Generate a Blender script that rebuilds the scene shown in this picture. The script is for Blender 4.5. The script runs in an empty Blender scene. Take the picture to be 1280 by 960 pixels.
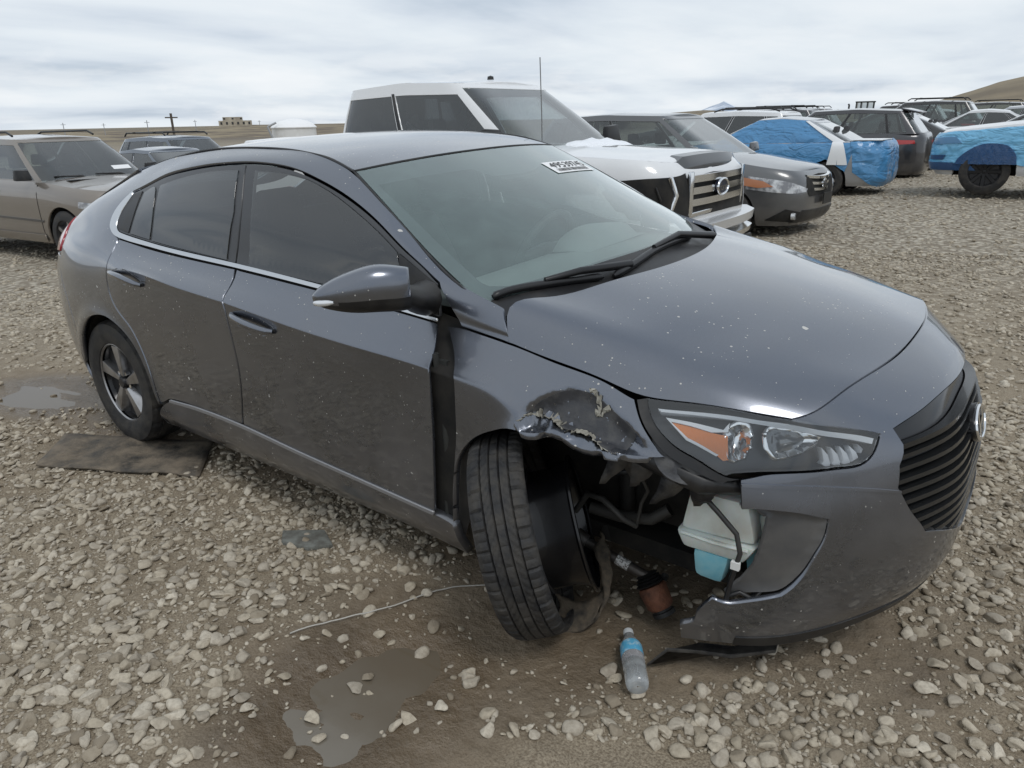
import bpy, bmesh, math, random
import numpy as np
from mathutils import Vector, Matrix
from mathutils.geometry import delaunay_2d_cdt
scene = bpy.context.scene
C = scene.collection
R = math.radians
# ---------------------------------------------------------------- camera
CAM = (3.64, -2.377, 1.5045); YAW, PITCH, ROLL, FPX = 2.2279, -.3496, -.0202, 906.3
def cam_axes():
    F = np.array([math.cos(YAW)*math.cos(PITCH), math.sin(YAW)*math.cos(PITCH), math.sin(PITCH)])
    Rr = np.array([math.sin(YAW), -math.cos(YAW), 0.]); U = np.cross(Rr, F)
    return Rr*math.cos(ROLL)+U*math.sin(ROLL), -Rr*math.sin(ROLL)+U*math.cos(ROLL), F
cr, cu, cf = cam_axes()
cd = bpy.data.cameras.new('camera'); cam = bpy.data.objects.new('camera', cd); C.objects.link(cam)
cam.matrix_world = Matrix(((cr[0], cu[0], -cf[0], CAM[0]), (cr[1], cu[1], -cf[1], CAM[1]), (cr[2], cu[2], -cf[2], CAM[2]), (0, 0, 0, 1)))
cd.sensor_width = 36; cd.lens = FPX/1280*36; cd.clip_start = .02; cd.clip_end = 60000
scene.camera = cam
# ---------------------------------------------------------------- sky: high thin overcast with darker streaks
SUN_EL, SUN_AZ = R(58), R(340)      # azimuth measured from +X towards +Y, of the direction towards the sun
world = bpy.data.worlds.new('World'); scene.world = world; world.use_nodes = True
nt = world.node_tree; nt.nodes.clear()
def N(t, kind, **kw):
    n = t.nodes.new(kind)
    for k, v in kw.items():
        if k.startswith('i_'): n.inputs[k[2:].replace('_', ' ')].default_value = v
        else: setattr(n, k, v)
    return n
sky = N(nt, 'ShaderNodeTexSky', sky_type='NISHITA', sun_disc=False, sun_elevation=SUN_EL, sun_rotation=R(90)-SUN_AZ)
sky.air_density = 1.0; sky.dust_density = .8
tc = N(nt, 'ShaderNodeTexCoord'); sep = N(nt, 'ShaderNodeSeparateXYZ'); nt.links.new(tc.outputs['Generated'], sep.inputs[0])
def M(t, op, a, b=None, c=None):
    n = t.nodes.new('ShaderNodeMath'); n.operation = op
    for i, v in enumerate((a, b, c)):
        if v is None: continue
        if isinstance(v, (int, float)): n.inputs[i].default_value = v
        else: t.links.new(v, n.inputs[i])
    return n.outputs[0]
def ramp(t, fac, stops, interp='LINEAR'):
    n = t.nodes.new('ShaderNodeValToRGB'); n.color_ramp.interpolation = interp
    el = n.color_ramp.elements
    while len(el) < len(stops): el.new(.5)
    for e, (p, c) in zip(el, stops):
        e.position = p; e.color = (c, c, c, 1) if isinstance(c, (int, float)) else (*c, 1)
    t.links.new(fac, n.inputs[0]); return n.outputs[0]
def mixc(t, fac, a, b, blend='MIX'):
    n = t.nodes.new('ShaderNodeMix'); n.data_type = 'RGBA'; n.blend_type = blend
    for s, v in ((0, fac), (6, a), (7, b)):
        if isinstance(v, (int, float)): n.inputs[s].default_value = v
        elif isinstance(v, tuple): n.inputs[s].default_value = (*v, 1)
        else: t.links.new(v, n.inputs[s])
    return n.outputs[2]
def noise(t, vec, scale, detail=4, rough=.55, dist=0, out=0):
    n = N(t, 'ShaderNodeTexNoise'); n.inputs['Scale'].default_value = scale; n.inputs['Detail'].default_value = detail
    n.inputs['Roughness'].default_value = rough; n.inputs['Distortion'].default_value = dist
    if vec is not None: t.links.new(vec, n.inputs['Vector'])
    return n.outputs[out]
zc = M(nt, 'ADD', M(nt, 'MAXIMUM', sep.outputs[2], 0.0), .09)
cmb = N(nt, 'ShaderNodeCombineXYZ')
nt.links.new(M(nt, 'DIVIDE', sep.outputs[0], zc), cmb.inputs[0]); nt.links.new(M(nt, 'DIVIDE', sep.outputs[1], zc), cmb.inputs[1])
vm = N(nt, 'ShaderNodeMapping'); vm.inputs['Scale'].default_value = (1.0, .5, 1); vm.inputs['Rotation'].default_value = (0, 0, R(38)); nt.links.new(cmb.outputs[0], vm.inputs[0])
n1 = noise(nt, vm.outputs[0], .62, 8, .52, .5); n2 = noise(nt, cmb.outputs[0], .42, 6, .5, .4)
cl = M(nt, 'ADD', M(nt, 'MULTIPLY', n1, .5), M(nt, 'MULTIPLY', n2, .5))
ccol = ramp(nt, cl, [(.37, (4.0, 4.65, 5.45)), (.455, (5.4, 5.95, 6.6)), (.54, (6.3, 6.8, 7.25)), (.67, (7.2, 7.5, 7.75))])
cov = ramp(nt, n2, [(.3, .95), (.6, .99)])
# a low bank of cumulus a few degrees above the horizon all round
bm_ = N(nt, 'ShaderNodeMapping'); bm_.inputs['Scale'].default_value = (1, 1, 3.4); nt.links.new(tc.outputs['Generated'], bm_.inputs[0])
n3 = noise(nt, bm_.outputs[0], 7.5, 8, .58, .2)
bank = M(nt, 'MULTIPLY', ramp(nt, n3, [(.50, 0.), (.60, 1.)]), ramp(nt, sep.outputs[2], [(0., .9), (.045, .75), (.13, 0.)]))
ccol = mixc(nt, M(nt, 'MULTIPLY', bank, .4), ccol, (7.7, 7.8, 7.9))
full = mixc(nt, cov, sky.outputs[0], ccol)
bg = N(nt, 'ShaderNodeBackground'); bg.inputs['Strength'].default_value = .093; nt.links.new(full, bg.inputs['Color'])
wo = N(nt, 'ShaderNodeOutputWorld'); nt.links.new(bg.outputs[0], wo.inputs[0])
# ---------------------------------------------------------------- veiled sun
sl = bpy.data.lights.new('sun', 'SUN'); sl.energy = .8; sl.angle = R(20); sl.color = (1, .975, .94)
so = bpy.data.objects.new('sun', sl); C.objects.link(so)
sd = Vector((math.cos(SUN_EL)*math.cos(SUN_AZ), math.cos(SUN_EL)*math.sin(SUN_AZ), math.sin(SUN_EL)))
so.rotation_euler = sd.to_track_quat('Z', 'Y').to_euler(); so.location = (0, 0, 30)
scene.view_settings.view_transform = 'Standard'; scene.view_settings.look = 'None'
scene.view_settings.exposure = 0.42; scene.view_settings.gamma = 1
scene.view_settings.use_curve_mapping = False
scene.cycles.max_bounces = 8; scene.cycles.transparent_max_bounces = 16; scene.cycles.caustics_reflective = False; scene.cycles.caustics_refractive = False
scene.cycles.use_denoising = True
#==SURF  numpy surfaces: a Net is a smooth sheet through a table of 3D points
def _nat(kn, x):
    """weights of the natural cubic spline through knots kn, at x: (N,K)"""
    kn = np.asarray(kn, float); K = len(kn); h = np.diff(kn)
    A = np.zeros((K, K)); B = np.zeros((K, K)); A[0, 0] = A[-1, -1] = 1
    for i in range(1, K-1):
        A[i, i-1] = h[i-1]; A[i, i] = 2*(h[i-1]+h[i]); A[i, i+1] = h[i]
        B[i, i-1] = 6/h[i-1]; B[i, i] = -6/h[i-1]-6/h[i]; B[i, i+1] = 6/h[i]
    M = np.linalg.solve(A, B)
    x = np.asarray(x, float); i = np.clip(np.searchsorted(kn, x)-1, 0, K-2)
    hh = h[i]; a = (kn[i+1]-x)/hh; b = (x-kn[i])/hh
    W = np.zeros((len(x), K)); r = np.arange(len(x))
    W[r, i] += a; W[r, i+1] += b
    W += ((a**3-a)*hh**2/6)[:, None]*M[i]+((b**3-b)*hh**2/6)[:, None]*M[i+1]
    return W
def _cat(kn, x):
    """weights of a non-uniform Catmull-Rom (cubic Hermite) through kn, at x"""
    kn = np.asarray(kn, float); K = len(kn); D = np.zeros((K, K))
    for i in range(K):
        a, b = max(i-1, 0), min(i+1, K-1); D[i, b] += 1/(kn[b]-kn[a]); D[i, a] -= 1/(kn[b]-kn[a])
    x = np.asarray(x, float); i = np.clip(np.searchsorted(kn, x)-1, 0, K-2); h = kn[i+1]-kn[i]; t = (x-kn[i])/h
    W = np.zeros((len(x), K)); r = np.arange(len(x))
    W[r, i] += 2*t**3-3*t**2+1; W[r, i+1] += -2*t**3+3*t**2
    return W+((t**3-2*t**2+t)*h)[:, None]*D[i]+((t**3-t**2)*h)[:, None]*D[i+1]
class Net:
    def __init__(s, pts, smooth_t=False):
        s.P = np.asarray(pts, float); K, J = s.P.shape[:2]
        ds = np.linalg.norm(np.diff(s.P, axis=0), axis=2).max(1)*.75+.25*np.linalg.norm(np.diff(s.P, axis=0), axis=2).mean(1)
        dt = np.linalg.norm(np.diff(s.P, axis=1), axis=2).mean(0)
        s.K = K; s.ks = np.r_[0, np.cumsum(np.maximum(ds, 1e-3))]; s.kt = np.r_[0, np.cumsum(np.maximum(dt, 1e-3))]
        s.wt = _nat if smooth_t else _cat; s.bump = None
    def __call__(s, uv):
        uv = np.atleast_2d(np.asarray(uv, float))
        p = np.einsum('nk,nj,kjc->nc', _nat(s.ks, uv[:, 0]), s.wt(s.kt, uv[:, 1]), s.P, optimize=True)
        return p if s.bump is None else p+s.bump(p, uv)
    def normal(s, uv, e=2e-3):
        uv = np.atleast_2d(np.asarray(uv, float)); E = np.eye(2)*e
        du = s(uv+E[0])-s(uv-E[0]); dv = s(uv+E[1])-s(uv-E[1])
        n = np.cross(du, dv); l = np.linalg.norm(n, axis=1, keepdims=True); return n/np.maximum(l, 1e-12)
    def grid(s, n=220, m=120):
        if not hasattr(s, '_g'):
            u, v = np.meshgrid(np.linspace(s.ks[0], s.ks[-1], n), np.linspace(s.kt[0], s.kt[-1], m), indexing='ij')
            g = np.stack([u.ravel(), v.ravel()], 1); s._g = (g, s(g))
        return s._g
    def inv(s, q, f, rng=None):
        """(s,t) where f(P) == q for each target row in q; f maps (N,3)->(N,2)"""
        g, P = s.grid()
        if rng is not None:
            k = (g[:, 0] >= rng[0]) & (g[:, 0] <= rng[1]) & (g[:, 1] >= rng[2]) & (g[:, 1] <= rng[3]); g, P = g[k], P[k]
        F = f(P); out = []
        for t in np.atleast_2d(q):
            x = g[np.argmin(((F-t)**2).sum(1))].copy()
            for _ in range(12):
                r = f(s(x))[0]-t; J = np.stack([(f(s(x+d))[0]-f(s(x-d))[0])/2e-3 for d in np.eye(2)*1e-3], 1)
                st = np.linalg.lstsq(J, -r, rcond=1e-4)[0]; nn = np.linalg.norm(st)
                x += st*min(1, .06/max(nn, 1e-9))
                if nn < 1e-6: break
            out.append(x)
        return np.array(out)
XZ = lambda P: P[:, [0, 2]]
YZ = lambda P: P[:, [1, 2]]
XY = lambda P: P[:, [0, 1]]
def hero_nets():
    low = [(-.85, .207), (-.885, .27), (-.9, .37), (-.906, .62)]
    def side(x, z4, z5, p6, p7, p8, p9, y4=-.909, y5=-.899, dz0=0):
        return [(x, y, z+dz0*(i == 0)) for i, (y, z) in enumerate(low)]+[(x, y4, z5-.03), (x, y5, z5), p6, p7, p8, p9]
    def fen(l, p): return l+[p, (p[0], p[1]+.01, p[2]+.012), (p[0], p[1]+.022, p[2]+.022), (p[0], p[1]+.034, p[2]+.03)]
    K = [
     [(-.80,0,.25),(-.86,0,.33),(-.885,0,.45),(-.885,0,.60),(-.86,0,.80),(-.85,0,.88),(-.84,0,.98),(-.80,0,1.03),(-.72,0,1.08),(-.66,0,1.10)],
     [(-.77,-.42,.25),(-.83,-.42,.33),(-.86,-.43,.45),(-.865,-.43,.60),(-.84,-.43,.80),(-.82,-.42,.90),(-.79,-.42,.99),(-.74,-.40,1.04),(-.66,-.38,1.09),(-.60,-.36,1.12)],
     [(-.62,-.66,.25),(-.69,-.69,.33),(-.74,-.71,.45),(-.755,-.715,.60),(-.72,-.71,.82),(-.68,-.70,.93),(-.64,-.69,1.0),(-.58,-.66,1.05),(-.52,-.62,1.10),(-.46,-.56,1.15)],
     [(-.42,-.80,.25),(-.46,-.83,.33),(-.48,-.845,.45),(-.48,-.85,.62),(-.45,-.835,.84),(-.42,-.80,.97),(-.38,-.75,1.05),(-.34,-.71,1.12),(-.28,-.655,1.185),(-.22,-.56,1.24)],
     [(-.15,-.84,.22),(-.15,-.87,.3),(-.15,-.885,.40),(-.15,-.895,.62),(-.13,-.88,.87),(-.12,-.85,.98),(-.08,-.80,1.06),(-.05,-.735,1.16),(.0,-.67,1.235),(.05,-.56,1.325)],
     [(.12,-.85,.21),(.12,-.88,.28),(.12,-.895,.38),(.12,-.905,.62),(.13,-.895,.88),(.14,-.87,.98),(.16,-.805,1.075),(.20,-.73,1.19),(.25,-.655,1.285),(.32,-.555,1.385)],
     side(.45,.885,.972,(.46,-.803,1.05),(.48,-.735,1.205),(.50,-.645,1.34),(.53,-.55,1.415)),
     side(.80,.865,.948,(.80,-.80,1.032),(.80,-.738,1.215),(.80,-.635,1.378),(.82,-.55,1.438)),
     side(1.15,.84,.928,(1.15,-.80,1.019),(1.15,-.74,1.21),(1.13,-.632,1.391),(1.15,-.55,1.438)),
     side(1.5,.815,.90,(1.5,-.80,1.005),(1.5,-.74,1.18),(1.5,-.652,1.34),(1.5,-.578,1.404)),
     side(1.8,.795,.882,(1.8,-.80,.988),(1.8,-.762,1.125),(1.8,-.705,1.245),(1.8,-.645,1.284)),
     side(2.0,.78,.875,(2.0,-.80,.973),(2.0,-.783,1.07),(2.0,-.755,1.155),(2.0,-.697,1.175)),
     side(2.2,.765,.865,(2.2,-.80,.955),(2.2,-.788,1.012),(2.195,-.772,1.05),(2.2,-.739,1.073),-.906,-.893,-.01),
     side(2.32,.757,.855,(2.32,-.795,.943),(2.32,-.785,.982),(2.315,-.772,1.014),(2.32,-.753,1.041),-.903,-.886,-.015),
     side(2.424,.75,.845,(2.424,-.79,.934),(2.418,-.781,.962),(2.403,-.77,.992),(2.39,-.755,1.018),-.900,-.876,-.015),
     fen([(2.577,-.85,.19),(2.577,-.885,.27),(2.577,-.898,.4),(2.577,-.908,.62),(2.577,-.894,.74),(2.577,-.86,.825)],(2.577,-.785,.905)),
     fen([(2.72,-.85,.19),(2.72,-.883,.27),(2.72,-.896,.4),(2.72,-.904,.61),(2.72,-.888,.73),(2.72,-.855,.805)],(2.721,-.78,.881)),
     fen([(2.88,-.845,.19),(2.89,-.868,.27),(2.89,-.88,.40),(2.89,-.887,.58),(2.88,-.87,.715),(2.86,-.838,.79)],(2.837,-.77,.854)),
     fen([(3.03,-.79,.18),(3.05,-.81,.27),(3.055,-.82,.41),(3.05,-.825,.57),(3.03,-.812,.69),(3.0,-.785,.78)],(2.963,-.74,.852)),
     fen([(3.16,-.72,.172),(3.185,-.735,.275),(3.19,-.745,.41),(3.185,-.745,.56),(3.155,-.735,.68),(3.12,-.72,.77)],(3.082,-.70,.843)),
     fen([(3.26,-.62,.165),(3.295,-.63,.28),(3.305,-.64,.42),(3.30,-.64,.55),(3.27,-.63,.67),(3.23,-.635,.755)],(3.184,-.65,.828)),
     fen([(3.38,-.45,.175),(3.425,-.455,.285),(3.445,-.455,.43),(3.44,-.445,.56),(3.405,-.44,.69),(3.345,-.46,.775)],(3.262,-.50,.868)),
     fen([(3.475,-.23,.185),(3.525,-.23,.29),(3.54,-.23,.43),(3.535,-.23,.575),(3.49,-.225,.72),(3.443,-.22,.795)],(3.32,-.24,.887)),
     fen([(3.49,0,.19),(3.538,0,.295),(3.552,0,.43),(3.543,0,.58),(3.497,0,.735),(3.458,0,.808)],(3.335,0,.895)),
    ]
    K = np.array(K, float); m = np.array([1, -1, 1.])
    K = np.concatenate([K[1:2]*m, K, K[-2::-1]*m, K[1:2]])
    body = Net(K)
    def flare(p, uv):   # raised lips round both wheel openings
        o = np.zeros_like(p)
        for cx, cz, R in ((0.06, .33, .36), (2.70, .335, .395)):
            r = np.hypot(p[:, 0]-cx, p[:, 2]-cz); a = np.exp(-((r-R-.01)/.045)**2)*np.clip((p[:, 2]-.12)/.2, 0, 1)
            o[:, 1] -= .014*a*np.clip((-p[:, 1]-.76)/.08, 0, 1)
        return o
    body.bump = flare
    e = [(2.424,-.79,.934),(2.577,-.785,.905),(2.721,-.78,.881),(2.837,-.77,.854),(2.963,-.74,.852),(3.082,-.70,.843),(3.184,-.65,.828)]
    c = [(2.61,0,1.05),(2.75,0,1.033),(2.88,0,1.012),(3.0,0,.988),(3.11,0,.962),(3.22,0,.932),(3.335,0,.895)]
    yf = np.array([1, .94, .77, .56, .28, 0]); hx = np.array([0, .1, .3, .6, .9, 1])
    h0 = np.array([0, .57, .81, .9, .97, 1]); h6 = np.array([0, .25, .61, .78, .925, 1])
    H = []
    for i in range(7):
        a = i/6; h = h0*(1-a)**1.3+h6*(1-(1-a)**1.3); E, C = np.array(e[i]), np.array(c[i])
        H.append([(E[0]+(C[0]-E[0])*x, E[1]*y, E[2]+(C[2]-E[2])*z) for x, y, z in zip(hx, yf, h)])
    H[0] = [(2.424,-.79,.934),(2.392,-.752,1.014),(2.445,-.62,1.033),(2.52,-.44,1.042),(2.585,-.22,1.05),(2.61,0,1.052)]
    H[6] = [(3.184,-.65,.828),(3.215,-.598,.845),(3.264,-.494,.869),(3.299,-.364,.880),(3.325,-.18,.890),(3.335,0,.895)]
    sc_ = np.linspace(body.ks[21], body.ks[24], 200); rc = body(np.stack([sc_, np.full(200, body.kt[6])], 1))
    H[6] = [tuple(np.interp(y, rc[:, 1], rc[:, c]) for c in range(3)) for y in (-.6499, -.611, -.5, -.364, -.18, 0)]
    H = np.array(H); H = np.concatenate([H, H[:, -2::-1]*m], 1); hood = Net(H, True)
    def strip(E, C, bow):
        E, C = np.array(E, float), np.array(C, float); r = []
        for a, b in zip(E, C):
            r.append([(b[0]+(a[0]-b[0])*f**2, a[1]*f, b[2]+(a[2]-b[2])*abs(f)**bow) for f in (1, .93, .75, .5, .25, 0)])
        r = np.array(r); return Net(np.concatenate([r, r[:, -2::-1]*m], 1), True)
    roof = strip([(.05,-.56,1.325),(.32,-.555,1.385),(.53,-.55,1.415),(.82,-.55,1.438),(1.15,-.55,1.438),(1.35,-.56,1.424),(1.5,-.578,1.404),(1.634,-.60,1.369)],
                 [(-.02,0,1.362),(.28,0,1.412),(.52,0,1.44),(.82,0,1.459),(1.15,0,1.459),(1.38,0,1.447),(1.55,0,1.424),(1.70,0,1.395)], 2.6)
    ws = strip([(1.634,-.60,1.369),(1.819,-.65,1.274),(2.015,-.70,1.167),(2.208,-.74,1.07),(2.36,-.757,.99)],
               [(1.70,0,1.395),(1.92,0,1.305),(2.15,0,1.205),(2.40,0,1.085),(2.62,0,.985)], 2.2)
    tail = strip([(.05,-.56,1.325),(-.22,-.56,1.24),(-.46,-.56,1.15),(-.60,-.42,1.12)], [(-.02,0,1.362),(-.30,0,1.275),(-.55,0,1.19),(-.66,0,1.10)], 2.2)
    return body, hood, roof, ws, tail
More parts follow.
